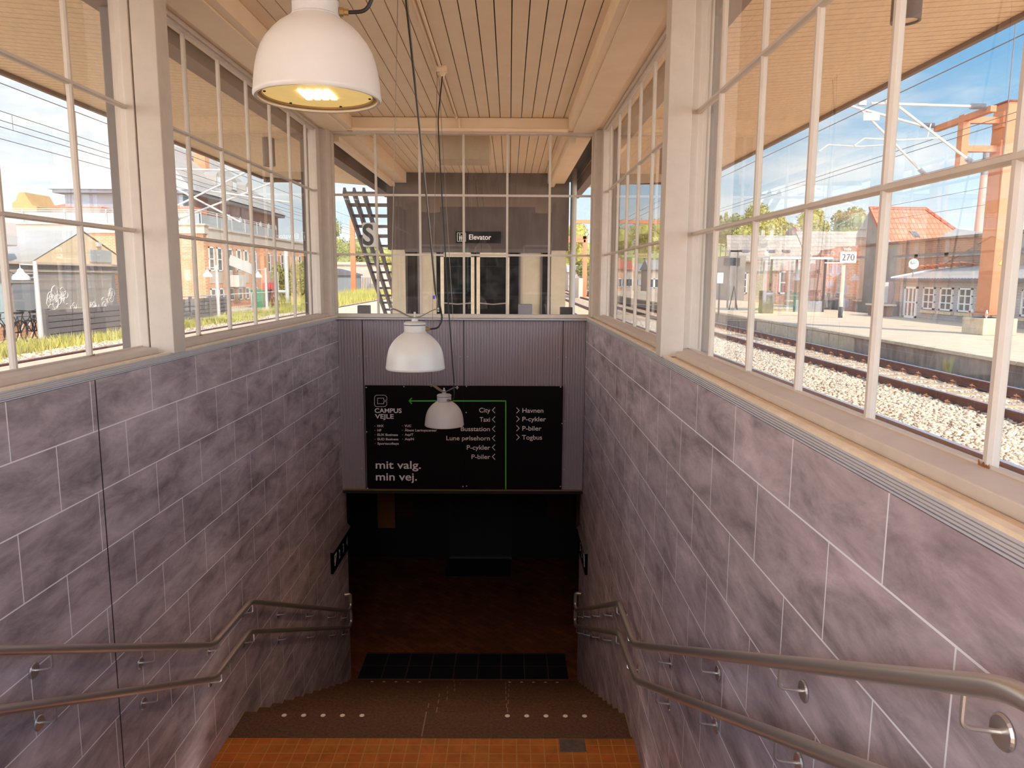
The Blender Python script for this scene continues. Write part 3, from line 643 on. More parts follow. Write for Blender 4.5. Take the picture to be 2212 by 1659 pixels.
struct('trim_18', MB().box(-2.52, -1.2, 1.60, -2.36, 15.4, 1.80), 'fascia', 'brown roof beam outside the left windows')
struct('trim_19', MB().box(1.26, -1.2, 1.60, 1.40, 15.4, 1.80), 'fascia', 'brown roof beam outside the right windows')
for x, y, lb in ((-2.42, 4.76, 'grey steel column just outside the left window, behind the wooden post'), (-2.42, 9.05, 'grey steel column outside at the far left corner of the stair room'), (1.265, 4.85, 'grey steel column just outside the right window, behind the wooden post'), (1.265, 9.05, 'grey steel column outside at the far right corner of the stair room')):
    t = thing('steel_column', lb, 'column', (x, y, -1.45), 'grey steel canopy columns')
    obj('shaft', MB().box(x-.045, y-.045, -1.45, x+.045, y+.045, 1.60), 'column', t, bevel=.01)
    obj('base_plate', MB().box(x-.095, y-.095, -1.45, x+.095, y+.095, -1.43), 'column', t)
for x, y, zt, lb in ((2.32, 4.6, 1.89, 'brown cylinder lamp under the right canopy, near the top right corner of the view'), (2.24, 11.0, 1.88, 'brown cylinder lamp under the right canopy, farther along'), (-3.3, 10.5, 1.87, 'brown cylinder lamp under the left canopy')):
    t = thing('canopy_lamp', lb, 'lamp', (x, y, 1.5), 'cylinder lamps under the canopies')
    obj('housing', MB().lathe([(.07, 0), (.082, 0), (.082, zt-1.5)], (x, y, 1.5), 28), 'column', t, smooth=True)
    obj('lens', MB().lathe([(0, .012), (.07, .012)], (x, y, 1.5), 28), 'sill', t)
tag(obj('ceiling_box', MB().box(-.93, 9.8, 1.50, -.26, 10.35, 1.80), 'beige', bevel=.008), 'cream painted box fixed under the boarded ceiling behind the end window', 'box')
tag(obj('outdoor_speaker', MB().box(-1.86, 9.12, -.475, -1.715, 9.24, -.345), 'sgrey', bevel=.006), 'small grey box outside the end window, its left corner', 'box')
tag(obj('outdoor_speaker', MB().box(.63, 9.12, -.475, .78, 9.24, -.355), 'sblack', bevel=.006), 'small black box outside the end window, its right corner', 'box')
struct('trim_20', MB().box(-2.1, 8.92, -.50, 1.0, 9.3, -.475), 'sill', 'ledge outside the end window')
struct('trim_21', MB().box(-2.3, 9.06, -1.5, 1.19, 9.3, -.50), 'concrete', 'parapet wall below the end window')
# ================================================================== ELEVATOR TOWER
TY = 13.25
tw = thing('elevator_tower', 'dark concrete elevator tower with glazed doors standing beyond the end window', 'building', (-.55, TY, -1.45))
obj('upper_block', MB().box(-2.14, TY, .48, 1.04, 15.3, 1.94), 'concdark', tw)
obj('pier', MB().box(-2.08, TY+.02, -1.45, -1.84, 15.2, .48), 'beige', tw, label='beige concrete pier')
obj('pier', MB().box(.74, TY+.02, -1.45, 1.0, 15.2, .48), 'beige', tw, label='beige concrete pier')
obj('side_panel', MB().box(-1.60, TY+.1, -1.45, -1.30, TY+.2, .48), 'beige', tw)
obj('side_panel', MB().box(.20, TY+.1, -1.45, .56, TY+.2, .48), 'beige', tw)
for a, b_ in ((-1.84, -1.60), (.56, .74), (-.02, .20)):
    f_ = obj('side_window', MB().box(a, TY+.08, -1.45, b_, TY+.10, .46), 'glass2', tw)
    obj('window_frame', MB().box(a, TY+.06, -1.45, a+.03, TY+.12, .46).box(b_-.03, TY+.06, -1.45, b_, TY+.12, .46), 'column', f_)
obj('back_wall', MB().box(-1.84, 14.6, -1.45, .74, 14.65, .48), 'sblack', tw)
for a, b_ in ((-1.22, -.62), (-.58, .0)):
    d = obj('glass_door', MB().box(a+.06, TY+.06, -1.40, b_-.06, TY+.075, .36), 'glass2', tw)
    fm = MB().box(a, TY+.03, -1.45, a+.06, TY+.1, .44).box(b_-.06, TY+.03, -1.45, b_, TY+.1, .44).box(a, TY+.03, .36, b_, TY+.1, .44).box(a, TY+.03, -1.45, b_, TY+.1, -1.38)
    obj('door_frame', fm, 'sill', d)
    obj('push_rail', MB().tube([(a+.06, TY+.02, -.45), ((a+b_)/2, TY+.0, -.47), (b_-.06, TY+.02, -.45)], .012, 8), 'steel', d)
obj('light_strip', MB().box(-1.84, TY-.01, .44, .74, TY+.06, .50), 'column', tw)
es = thing('elevator_sign', 'black sign reading Elevator with a lift pictogram on the dark tower', 'sign', (-.55, TY-.03, .60))
obj('panel', MB().box(-.94, TY-.03, .60, -.15, TY, .80), 'blackpanel', es)
ph = MB(); px0, pz0 = -.915, .625
for q in ((0, 0, .15, .006), (0, .144, .15, .15), (0, 0, .006, .15), (.144, 0, .15, .15)): ph.box(px0+q[0], TY-.034, pz0+q[1], px0+q[2], TY-.03, pz0+q[3])
obj('pictogram_frame', ph, 'letter', es)
pe = MB()
for cx in (.045, .075, .105): pe.lathe([(0, -.002), (.009, -.002), (.009, 0)], (px0+cx, TY-.031, pz0+.095), 10, 'Y').box(px0+cx-.010, TY-.034, pz0+.045, px0+cx+.010, TY-.031, pz0+.082).box(px0+cx-.006, TY-.034, pz0+.015, px0+cx+.006, TY-.031, pz0+.045)
pe.add([(px0+.03, TY-.034, pz0+.118), (px0+.06, TY-.034, pz0+.118), (px0+.045, TY-.034, pz0+.136)], [(0,1,2)]).add([(px0+.09, TY-.034, pz0+.136), (px0+.12, TY-.034, pz0+.136), (px0+.105, TY-.034, pz0+.118)], [(0,1,2)])
obj('pictogram', pe, 'letter', es)
text('lettering', 'Elevator', .125, (-.715, TY-.031, .66), 'letter', es, ext=.001, bold=.002, sx=.94)
tag(obj('control_box', MB().box(.16, 12.9, -1.45, .40, 13.15, -.455).box(.17, 12.89, -.62, .39, 12.9, -.50), 'sgrey', bevel=.01), 'grey control pillar standing in front of the right side of the elevator tower', 'control box')
tag(obj('blue_tag', MB().box(-1.325, 12.9, -.37, -1.285, 12.92, -.31), 'blue'), 'small bright blue tag before the left elevator side panel', 'tag')
dp = MB().tube([(1.13, 13.4, -1.45), (1.13, 13.4, 1.9)], .055, 12)
tag(obj('drainpipe', dp, 'pwhite', smooth=True), 'white drainpipe running down beside the right edge of the elevator tower', 'pipe')
# steel stair beside the tower, climbing towards the viewer
ss = thing('steel_stair', 'grey open steel stair climbing towards the viewer left of the elevator tower', 'stairs', (-2.8, 20.6, -1.45))
P0, P1 = Vector((0, 21.4, -1.45)), Vector((0, 15.72, 1.757))
for x in (-3.42, -3.22, -3.02):
    obj('stringer', MB().bar(P0+Vector((x, 0, 0)), P1+Vector((x-(0 if x > -3 else 0), 0, 0)), .05, .17), 'galv', ss)
for k in range(16):
    p = P0.lerp(P1, (k+.6)/16); obj('tread', MB().box(-3.42, p.y-.14, p.z+.02, -2.2, p.y+.14, p.z+.07), 'galv', ss)
sp = thing('platform_letter_sign', 'white square sign with a large grey letter S in front of the steel stair', 'sign', (-2.62, 14.6, .58))
obj('panel', MB().prism([(-2.84, .60), (-2.82, .58), (-2.56, .58), (-2.54, .60), (-2.54, 1.02), (-2.56, 1.04), (-2.82, 1.04), (-2.84, 1.02)], 'Y', 14.6, 14.62), 'signwhite', sp)
text('lettering', 'S', .56, (-2.845, 14.598, .62), 'signgrey', sp, ext=.001, bold=.014, sx=.86)
obj('bracket', MB().box(-2.56, 14.62, .78, -2.1, 14.65, .82), 'galv', sp)
# ================================================================== GROUND, PLATFORMS, TRACKS
ZR, ZB, ZP = -1.80, -1.985, -1.45
struct('floor_ground', MB().quad((-400, -20, -2.06), (-2.3, -20, -2.06), (-2.3, 600, -2.06), (-400, 600, -2.06)).quad((1.19, -20, -2.06), (400, -20, -2.06), (400, 600, -2.06), (1.19, 600, -2.06)).quad((-2.3, 9.3, -2.06), (1.19, 9.3, -2.06), (1.19, 600, -2.06), (-2.3, 600, -2.06)), 'soil', 'dry sandy ground around the tracks', origin=(0, 0, 0))
struct('floor_platform', MB().box(-8.1, -12, -2.05, -2.3, 120, ZP).box(1.19, -12, -2.05, 2.6, 120, ZP).box(-2.3, 9.3, -2.05, 1.19, 120, ZP).box(-2.3, -12, -2.05, 1.19, -3.1, ZP-.02), 'asphalt', 'station platform around the stair room', origin=(0, 0, 0))
struct('floor_entry', MB().box(-2.3, -3.2, -1.6, 1.19, .32, -1.47), 'asphalt', 'paved floor at the top of the stairs', origin=(0, 0, 0))
pr = struct('floor_far_platform', MB().box(9.38, -12, -2.05, 16.0, 90, -1.53), 'concrete', 'opposite platform across the tracks, right', origin=(0, 0, 0))
obj('paving', MB().box(9.55, -12, -1.53, 16.0, 90, -1.48), 'asphalt', pr)
eb = MB(); y = -3
k = 0
while y < 60:
    obj('edge_slab', MB().box(9.33, y+.01, -1.545, 9.60, y+1.49, -1.475), 'concl', pr); y += 1.5; k += 1
for y0, y1, m_ in ((20.0, 26.5, 'concl'),):
    y = y0
    while y < y1:
        obj('pale_edge_panel', MB().box(9.345, y+.02, -1.95, 9.38, y+1.55, -1.56), m_, pr); y += 1.6
bl = struct('floor_ballast', MB().box(2.6, -12, -2.06, 9.38, 300, ZB).box(-12.2, -12, -2.06, -8.1, 300, ZB), 'ballast', 'ballast bed under the tracks', origin=(0, 0, 0))
def track(x, y0, y1, label, slp=True, yc=None):
    t = thing('railway_track', label, 'track', (x, y0, ZB), 'railway tracks')
    for s_ in (-1, 1):
        xx = x+s_*.755
        prof = [(-.062, -.16), (.062, -.16), (.062, -.15), (.012, -.135), (.009, -.045), (.034, -.034), (.036, -.004), (-.036, -.004), (-.034, -.034), (-.009, -.045), (-.012, -.135), (-.062, -.15)]
        r = obj('rail', MB().prism([(xx+a, ZR+b) for a, b in prof], 'Y', y0, y1), 'rust', t)
        obj('rail_head', MB().box(xx-.034, y0, ZR-.004, xx+.034, y1, ZR), 'railtop', r)
    if slp:
        n = 0; y = yc or y0
        cm = MB(); rest = MB()
        while y < y1:
            sm = MB().hexa([(x-1.25, y-.14, ZB-.02), (x+1.25, y-.14, ZB-.02), (x+1.25, y+.14, ZB-.02), (x-1.25, y+.14, ZB-.02)], [(x-1.25, y-.10, ZR-.165), (x+1.25, y-.10, ZR-.165), (x+1.25, y+.10, ZR-.165), (x-1.25, y+.10, ZR-.165)])
            if n < 90:
                sl = obj('sleeper', sm, 'sleeper', t)
                if y < 32:
                    for s_ in (-1, 1):
                        c2 = MB()
                        for s2 in (-1, 1):
                            xx = x+s_*.755+s2*.10
                            c2.box(xx-.045, y-.07, ZR-.165, xx+.045, y+.07, ZR-.145)
                            c2.tube([(xx-s2*.045, y-.05, ZR-.13), (xx, y-.06, ZR-.105), (xx+s2*.04, y-.01, ZR-.10), (xx, y+.05, ZR-.105), (xx-s2*.045, y+.055, ZR-.13)], .011, 5)
                            c2.tube([(xx, y, ZR-.15), (xx, y, ZR-.08)], .014, 6)
                        obj('rail_fastening', c2, 'clip', sl)
            else: rest.v or None; rest.add(sm.v, sm.f)
            n += 1; y += .6
        if rest.v: o = obj('far_sleepers', rest, 'sleeper', t); o['kind'] = 'stuff'
    return t
track(4.23, -6, 160, 'nearest track outside the right windows, one rusty rail seen over the sill', yc=4.1)
track(7.83, -6, 160, 'second track outside the right windows, along the opposite platform edge', yc=4.4)
track(-9.65, 0, 190, 'nearest track outside the left windows, running past the orange brick building', yc=10)
# ballast stones
def stones(name, area, n, sz, m, label, ycut, bias=1.6):
    ico = np.array([(0,0,1),(.894,0,.447),(.276,.851,.447),(-.724,.526,.447),(-.724,-.526,.447),(.276,-.851,.447),(.724,.526,-.447),(-.276,.851,-.447),(-.894,0,-.447),(-.276,-.851,-.447),(.724,-.526,-.447),(0,0,-1)])
    fc = np.array([(0,1,2),(0,2,3),(0,3,4),(0,4,5),(0,5,1),(1,6,2),(2,7,3),(3,8,4),(4,9,5),(5,10,1),(1,10,6),(2,6,7),(3,7,8),(4,8,9),(5,9,10)])
    cs = []
    x0, x1, y0, y1, z0 = area
    u = rng.random(n); yy = y0+(y1-y0)*u**bias; xx = x0+(x1-x0)*rng.random(n)
    s = sz*(.6+.8*rng.random(n))
    zz = z0+s*.25*rng.random(n)
    V = ico[None]*(1+.28*rng.standard_normal((n, 12, 1)))
    V = V*np.stack([1+.25*rng.standard_normal(n), 1+.25*rng.standard_normal(n), .65+.15*rng.standard_normal(n)], 1)[:, None]*s[:, None, None]
    a = rng.random(n)*6.28; ca, sa = np.cos(a)[:, None], np.sin(a)[:, None]
    X = V[..., 0]*ca-V[..., 1]*sa+xx[:, None]; Y = V[..., 0]*sa+V[..., 1]*ca+yy[:, None]; Z = V[..., 2]+zz[:, None]
    co = np.stack([X, Y, Z], -1).reshape(-1, 3); f = (fc[None]+12*np.arange(n)[:, None, None]).reshape(-1, 3)
    me = bpy.data.meshes.new(name); me.vertices.add(len(co)); me.vertices.foreach_set('co', co.astype(np.float32).ravel())
    me.loops.add(f.size); me.loops.foreach_set('vertex_index', f.astype(np.int32).ravel()); me.polygons.add(len(f)); me.polygons.foreach_set('loop_start', np.arange(0, f.size, 3, dtype=np.int32))
    me.update(); me.validate(); me.materials.append(M[m])
    o = bpy.data.objects.new(name, me); C.objects.link(o); tag(o, label, 'ballast', kind='stuff'); return o
stones('ballast_stones', (4.9, 7.2, 5.0, 34, ZB+.025), 26000, .030, 'stone', 'pale loose ballast stones around the right hand tracks', 5)
stones('ballast_stones', (7.2, 8.5, 8.0, 34, ZB-.005), 5000, .028, 'stone', 'pale loose ballast stones between the rails beside the opposite platform', 5)
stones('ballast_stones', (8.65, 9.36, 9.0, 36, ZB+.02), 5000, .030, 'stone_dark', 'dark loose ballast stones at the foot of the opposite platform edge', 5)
stones('ballast_stones', (-12.3, -8.9, 14.0, 50, ZB+.0), 9000, .032, 'stone', 'pale loose ballast stones around the left hand track', 5)
# grass
def grass(name, pts, n, h, sp, label, m='grass'):
    mb = MB()
    for i in range(n):
        c = pts[rng.integers(len(pts))]; x = c[0]+rng.normal()*sp[0]; y = c[1]+rng.normal()*sp[1]; z = c[2]
        a = rng.random()*6.28; l = h*(.5+.8*rng.random()); w_ = .012+.014*rng.random(); ln = rng.normal(size=2)*l*.3
        mb.add([(x-math.cos(a)*w_, y-math.sin(a)*w_, z), (x+math.cos(a)*w_, y+math.sin(a)*w_, z), (x+ln[0], y+ln[1], z+l)], [(0,1,2)])
    return tag(obj(name, mb, m, origin=(0, 0, 0)), label, 'grass', kind='stuff')
grass('verge_grass', [(-12.9-.4*math.sin(y*.7), y, -2.05) for y in np.arange(16, 45, .25)], 11000, .30, (.45, .3), 'yellow green grass strip between the left track and the grey board fence')
grass('verge_grass', [(-13.2, y, -2.05) for y in np.arange(46.5, 71, .3)], 7000, .75, (.8, .4), 'tall yellow green grass below the bush on the left')
grass('verge_grass', [(-14.5-(y-72)*.05, y, -2.05) for y in np.arange(73.5, 82, .3)], 3500, .8, (1.2, .6), 'sunlit grass around the orange mast seen left of the steel stair')
def tuft(x, y, z, label):
    mb = MB()
    for i in range(70):
        a = rng.random()*6.28; l = .18+.22*rng.random(); d = .35*l
        mb.add([(x-.008, y+.05*rng.normal(), z), (x+.008, y+.05*rng.normal(), z), (x+math.cos(a)*d, y+math.sin(a)*d, z+l)], [(0,1,2)])
    tag(obj('grass_tuft', mb, 'grass'), label, 'grass')
tuft(9.2, 15.4, -1.96, 'yellowish grass tuft against the opposite platform edge, below the orange mast')
tuft(15.2, 24.6, -1.48, 'small weed at the foot of the grey house wall')
# ================================================================== TREES, HILLS
def tree(name, c, rad, n, ls, label, cat='tree', trunk=True, m='leaf', group=None, lobes=7):
    c = Vector(c); t = thing(name, label, cat, (c.x, c.y, -2.06), group)
    cs = [(c+Vector((rng.normal()*rad[0]*.45, rng.normal()*rad[1]*.4, rng.normal()*rad[2]*.42)), .45+.35*rng.random()) for _ in range(lobes)]+[(c, .7)]
    mb = MB()
    for q, k in cs:
        pr_ = []
        for i in range(6):
            a = -math.pi/2+math.pi*i/5; pr_.append((max(.001, math.cos(a)*rad[0]*k*.72), math.sin(a)*rad[2]*k*.72))
        mb.lathe(pr_, q, 9)
    core = len(mb.v)
    for i in range(n):
        q, k = cs[rng.integers(len(cs))]; d = Vector(rng.normal(size=3)).normalized(); r = k*(.72+.30*rng.random())
        p = q+Vector((d.x*rad[0]*r, d.y*rad[1]*r, d.z*rad[2]*r)); a = Vector(rng.normal(size=3)).normalized()*ls; b = Vector(rng.normal(size=3)).normalized()*ls
        mb.add([p-a*.5, p+b*.5, p+a*.5, p-b*.5], [(0,1,2,3)])
    obj('foliage', mb, m, t)
    if trunk: obj('trunk', MB().tube([(c.x, c.y, -2.06), (c.x+.1, c.y, c.z)], .2, 8, rs=[rad[0]*.07+.05, rad[0]*.04+.03]), 'bark', t)
    return t
p = at(655, 603, 60); tree('leafy_bush', (p.x, p.y, p.z+.1), (1.15, 1.6, 1.45), 5200, .17, 'yellow green leafy bush beside the left track, before the brick building', 'bush')
p = at(617, 625, 52); tree('leafy_bush', (p.x, p.y, p.z-.1), (.6, .8, 1.2), 2200, .15, 'thinner leafy bush growing on the lattice mast, left of the big bush', 'bush')
for i, (px, py, Y, rx, rz, lb) in enumerate([(742, 545, 130, 3.6, 3.6, 'sunlit tree behind the orange mast, at the left edge of the end window'), (822, 560, 150, 4, 3.2, 'rounded green tree behind the steel stair'), (1245, 545, 128, 2.9, 3.6, 'bright tree seen right of the elevator tower'), (1264, 590, 100, 1.3, 1.6, 'small bright bush below the orange portal, right of the tower'),
        (700, 545, 150, 3, 3, 'tree crown over the far end of the brick building'), (1760, 478, 100, 2.0, 2.2, 'green tree above the middle of the pale slate roof'), (1832, 482, 92, 2.2, 1.9, 'airy tree just left of the dark gable'), (1652, 498, 80, 2.4, 2.2, 'yellow green tree above the pale warehouse roof'), (1690, 503, 88, 1.9, 1.0, 'low golden trees right of the warehouse ridge tree'),
        (1600, 500, 104, 4.6, 2.2, 'broad green trees behind the left end of the pale warehouse'), (1405, 515, 150, 4.4, 3.4, 'rounded trees seen through the far right window'), (1335, 520, 138, 3.6, 3.2, 'darker trees at the left of the far right window')]):
    p = at(px, py, Y); tree('tree', p, (rx, rx, rz), 2600, .34 if Y > 100 else .26, lb, m='leaf' if i % 3 else 'leafd', group='trees beyond the station')
for i, px in enumerate([1535, 1546, 1558, 1569, 1583, 1597, 1611, 1628]):
    p = at(px, 492, 110+i*1.5); tree('poplar', p, (.55, .55, 2.0-.25*(i % 3)), 900, .28, ('leftmost', 'second', 'third', 'fourth', 'fifth', 'sixth', 'seventh', 'rightmost')[i]+' slender poplar in the row behind the warehouse', m='leafd', group='row of poplars on the right', lobes=4)
hm = MB(); pts = []
for i in range(90):
    x = -260+6.6*i; pts.append((x, 13+3.0*math.sin(x*.021)+1.5*math.sin(x*.09)+.8*rng.random()))
for i in range(89):
    a, b = pts[i], pts[i+1]
    hm.add([(a[0], 310, -2), (b[0], 310, -2), (b[0], 330, b[1]), (a[0], 330, a[1]), (a[0], 400, a[1]*.9), (b[0], 400, b[1]*.9)], [(0,1,2,3), (3,2,5,4)])
struct('hills', hm, 'leafd', 'low wooded hills on the horizon', origin=(0, 0, 0))
#PART3
# ================================================================== BUILDINGS, LEFT
def window(par, plane, c, a0, a1, z0, z1, s, vm=1, hm_=1, fr='winframe', gl='winglass', name='window', d=.06, fw=.07):
    """plane 'X': window in the wall x=c spanning y=a0..a1; s = outward direction sign along the plane normal."""
    f = MB(); g = MB()
    def bx(mb, u0, v0, u1, v1, n0, n1):
        if plane == 'X': mb.box(c+s*n0, u0, v0, c+s*n1, u1, v1)
        else: mb.box(u0, c+s*n0, v0, u1, c+s*n1, v1)
    bx(f, a0, z0, a0+fw, z1, 0, d); bx(f, a1-fw, z0, a1, z1, 0, d); bx(f, a0, z0, a1, z0+fw, 0, d); bx(f, a0, z1-fw, a1, z1, 0, d)
    for k in range(vm): m_ = a0+(a1-a0)*(k+1)/(vm+1); bx(f, m_-fw*.45, z0, m_+fw*.45, z1, 0, d*.9)
    for k in range(hm_): m_ = z0+(z1-z0)*(k+1)/(hm_+1); bx(f, a0, m_-fw*.35, a1, m_+fw*.35, 0, d*.8)
    o = obj(name, f, fr, par); bx(g, a0+fw*.5, z0+fw*.5, a1-fw*.5, z1-fw*.5, .005, .02); obj('window_glass', g, gl, o); return o
# --- orange brick building
bb = thing('brick_building', 'two storey orange brick building with a roof terrace behind the left track', 'building', (-26, 60, -2.06))
XB, YB = -19.05, 47.0
obj('front_wall', MB().box(-46, YB, -2.06, XB, YB+.3, 2.62), 'brickx', bb)
obj('side_wall', MB().box(XB-.3, YB+.3, -2.06, XB, 80, 2.35), 'brick', bb)
obj('cornice', MB().box(-46, YB-.15, 2.62, XB+.15, YB+.35, 3.12).box(XB-.35, YB+.35, 2.35, XB+.149, 80, 2.95).box(-46, YB-.25, 3.12, XB+.25, YB+.4, 3.22).box(XB-.4, YB+.4, 2.95, XB+.249, 80, 3.08), 'band', bb)
obj('roof_slab', MB().box(-30.5, YB+.3, 2.9, XB-.3, 80, 3.0), 'slate', bb)
tr = MB().box(-46, YB+.4, 3.24, XB-.3, YB+.44, 3.92)
obj('terrace_screen', tr, 'balcony', bb); obj('terrace_screen', MB().box(XB-.34, YB+.4, 3.1, XB-.30, 62.5, 3.86), 'balcony', bb)
rl = MB()
for z in (3.98, 4.10): rl.tube([(-46, YB+.36, z), (XB-.26, YB+.36, z), (XB-.26, 62.5, z-.03)], .028, 6)
x = -46.0
while x < XB: rl.box(x, YB+.33, 3.15, x+.05, YB+.38, 4.1); x += 2.6
for y in np.arange(YB+.4, 62.6, 2.6): rl.box(XB-.28, y, 3.0, XB-.23, y+.05, 4.08)
obj('railing', rl, 'pwhite', bb)
for i, px in enumerate([466, 483, 505.5, 524, 539, 556.5, 587, 602, 616, 642, 653, 675]):
    y = -XB*1600/(1100-px)*1.0; hw = .42
    window(bb, 'X', XB, y-hw, y+hw, .32, 1.86, 1, vm=0, hm_=1, fw=.09)
    obj('spandrel_panel', MB().box(XB, y-hw+.04, -.45, XB+.04, y+hw-.04, .30), 'spandrel', bb)
    if i < 9: window(bb, 'X', XB, y-hw, y+hw, -1.65, -.78, 1, vm=0, hm_=0, fw=.09)
obj('pilaster', MB().box(XB, 57.6, -2.06, XB+.25, 58.6, 2.35), 'brick', bb); obj('pilaster', MB().box(XB, 63.6, -2.06, XB+.25, 65.0, 2.35), 'brick', bb)
tag(obj('air_conditioner', MB().box(XB+.02, 50.7, -.72, XB+.75, 52.0, .08).lathe([(0, -.01), (.27, -.01), (.27, 0)], (XB+.76, 51.2, -.32), 20, 'X'), 'pwhite', bevel=.02), 'white air conditioner box hanging on the orange brick side wall', 'air conditioner')
tag(obj('tilted_rooflight', MB().bar((XB+.1, 50.9, 1.1), (XB+1.1, 52.6, .45), .1, .7), 'pwhite'), 'white framed awning flap tilted out from the brick side wall', 'awning')
# --- low building with mural panels
XM = -16.0
lb = thing('workshop_building', 'low workshop building with large grey mural panels beside the left track', 'building', (XM-3, 25, -2.06))
obj('wall', MB().box(XM-6, 10, -2.06, XM, 33.2, .12), 'brick', lb)
obj('roof_edge', MB().box(XM-6, 10, .36, XM+.25, 33.4, .44).box(XM-6, 10, .12, XM+.12, 33.3, .36), 'band', lb)
obj('dark_gutter_band', MB().box(XM+.12, 10, .20, XM+.14, 33.3, .33), 'fence', lb)
gw = MB().prism([(25.3, .44), (31.9, .44), (28.4, 1.62)], 'X', XM-.25, XM-.05)
obj('gable', gw, 'plastery', lb)
obj('gable_roof', MB().add([(XM-.02, 25.2, .44), (XM-.02, 28.4, 1.68), (XM-9, 28.4, 1.68), (XM-9, 25.2, .44), (XM-.02, 32.0, .44), (XM-9, 32.0, .44)], [(0,1,2,3), (1,4,5,2)]), 'slate', lb)
obj('vent_grille', MB().box(XM-.05, 28.75, .52, XM+.02, 30.25, .98), 'balcony', lb)
gv = obj('vent_hood', MB().box(XM-.05, 29.3, 1.12, XM+.04, 29.55, 1.28), 'pwhite', lb)
YP = lambda px: -XM*1600/(1100-px)
mp_ = obj('mural_panel', MB().box(XM, YP(89), -1.43, XM+.05, YP(173), .10), 'muralpanel', lb, label='large grey panel with faded white drawing')
mp2 = obj('mural_panel', MB().box(XM, YP(189), -1.43, XM+.05, YP(256), .10), 'muralpanel', lb, label='large grey panel with faded white flowers')
obj('panel_frame', MB().box(XM, YP(86), .10, XM+.08, YP(258), .17).box(XM, YP(86), -1.48, XM+.08, YP(258), -1.43).box(XM, YP(173), -1.43, XM+.06, YP(189), .10), 'muralpanel', lb)
def scrib(cx, cz, r, n, par, m='signwhite'):
    mb = MB()
    for i in range(n):
        a0 = rng.random()*6.28; c = (cx+rng.normal()*r*.5, cz+rng.normal()*r*.5); rr = r*(.25+.5*rng.random())
        pts_ = [(XM+.053, c[0]+math.cos(a0+k*.55)*rr*(1+.15*rng.random()), c[1]+math.sin(a0+k*.55)*rr) for k in range(8)]
        mb.tube(pts_, .012, 4)
    o = obj('faded_drawing', mb, m, par); return o
mw = mat('chalky_white_paint', (216, 206, 196), .9); M['mw'] = mw
scrib(YP(120), -.85, .34, 16, mp_, 'mw'); scrib(YP(137), -.75, .26, 10, mp_, 'mw'); scrib(YP(163), -1.2, .18, 6, mp_, 'mw')
scrib(YP(245), -.75, .24, 8, mp2, 'mw'); scrib(YP(205), -1.2, .25, 10, mp2, 'mw'); scrib(YP(232), -1.15, .28, 8, mp2, 'mw')
gp = MB(); obj('grey_door', MB().box(XM, YP(36), -1.5, XM+.05, YP(84), -.25), 'greydoor', lb)
obj('shop_window', MB().box(XM, 16, -1.55, XM+.05, YP(17), -.25), 'mintglass', lb, label='pale mint shop window')
obj('transom', MB().box(XM, 16, -.25, XM+.08, YP(84), .12), 'muralpanel', lb)
for a, b_ in ((36, 52), (54, 79)): window(lb, 'X', XM+.08, YP(a), YP(b_), -.10, .06, 1, vm=0, hm_=0, fw=.025)
dc = thing('ventilation_duct', 'bulky white ventilation duct on the workshop roof at the left picture edge', 'duct', (XM-.8, 23, .44))
obj('duct_box', MB().box(XM-1.3, 18, .95, XM-.4, 25.2, 1.75).box(XM-1.2, 18, 1.75, XM-.5, 24.3, 1.95), 'awning', dc, bevel=.05)
obj('support', MB().prism([(23.3, .95), (24.1, .95), (23.9, .44), (23.7, .44)], 'X', XM-.9, XM-.8), 'awning', dc)
obj('support', MB().box(XM-.9, 24.9, .44, XM-.8, 25.05, .95), 'column', dc)
# brick pier piece between workshop and fence: small notice
tag(obj('wall_notice', MB().box(XM, YP(64), -1.66, XM+.02, YP(71), -1.45), 'signwhite'), 'tiny black and white notice on the brick wall above the bicycles', 'notice')
# --- tall slate roofed building behind
tb_ = thing('station_house', 'tall brown brick house with a grey hipped slate roof behind the terrace', 'building', (-41, 96, -2.06))
hx0, hx1, hy0, hy1, he = -48.0, -33.5, 80.0, 113.0, 8.95
obj('front_wall', MB().box(hx0+.8, hy0+.8, -2.06, hx1-.8, hy0+1.2, he-.2), 'lavender', tb_)
obj('side_wall', MB().box(hx1-1.2, hy0+.8, -2.06, hx1-.8, hy1-.8, he-.2), 'brownbrick', tb_)
obj('eaves', MB().box(hx0, hy0, he-.35, hx1, hy1, he), 'lavender', tb_)
r0, r1 = (-41.5, 88, 15.8), (-40.5, 105, 15.8)
obj('hipped_roof', MB().add([(hx0-.3, hy0-.3, he), (hx1+.3, hy0-.3, he), (hx1+.3, hy1, he), (hx0-.3, hy1, he), r0, r1], [(0,1,4), (1,2,5,4), (2,3,5), (3,0,4,5)]), 'slate', tb_)
obj('chimney', MB().box(-40.4, 88.5, 14.8, -39.2, 89.5, 17.2), 'brownbrick', tb_); obj('chimney', MB().box(-38.6, 93.5, 12.8, -37.2, 94.8, 15.6), 'brick', tb_)
for y in (92, 97, 102):
    q = MB().prism([(y-.9, 10.8), (y+.9, 10.8), (y+.9, 12.0), (y, 12.5), (y-.9, 12.0)], 'X', -36.6, -35.0); dm = obj('dormer', q, 'slate', tb_); obj('dormer_window', MB().box(-35.0, y-.6, 10.9, -34.95, y+.6, 11.8), 'winframe', dm)
for px in (508, 531, 553, 573, 590, 604):
    y = 34.3*1600/(1100-px); m_ = MB(); pts_ = [(y-.45, 4.4)]
    for k in range(9): a = math.pi-math.pi*k/8; pts_.append((y+.45*math.cos(a), 6.6+.9*math.sin(a)))
    pts_.append((y+.45, 4.4)); wn_ = obj('arched_window', m_.prism(pts_, 'X', hx1-.85, hx1-.72), 'winframe', tb_)
    obj('window_glass', MB().box(hx1-.72, y-.28, 4.6, hx1-.70, y+.28, 6.8), 'winglass', wn_)
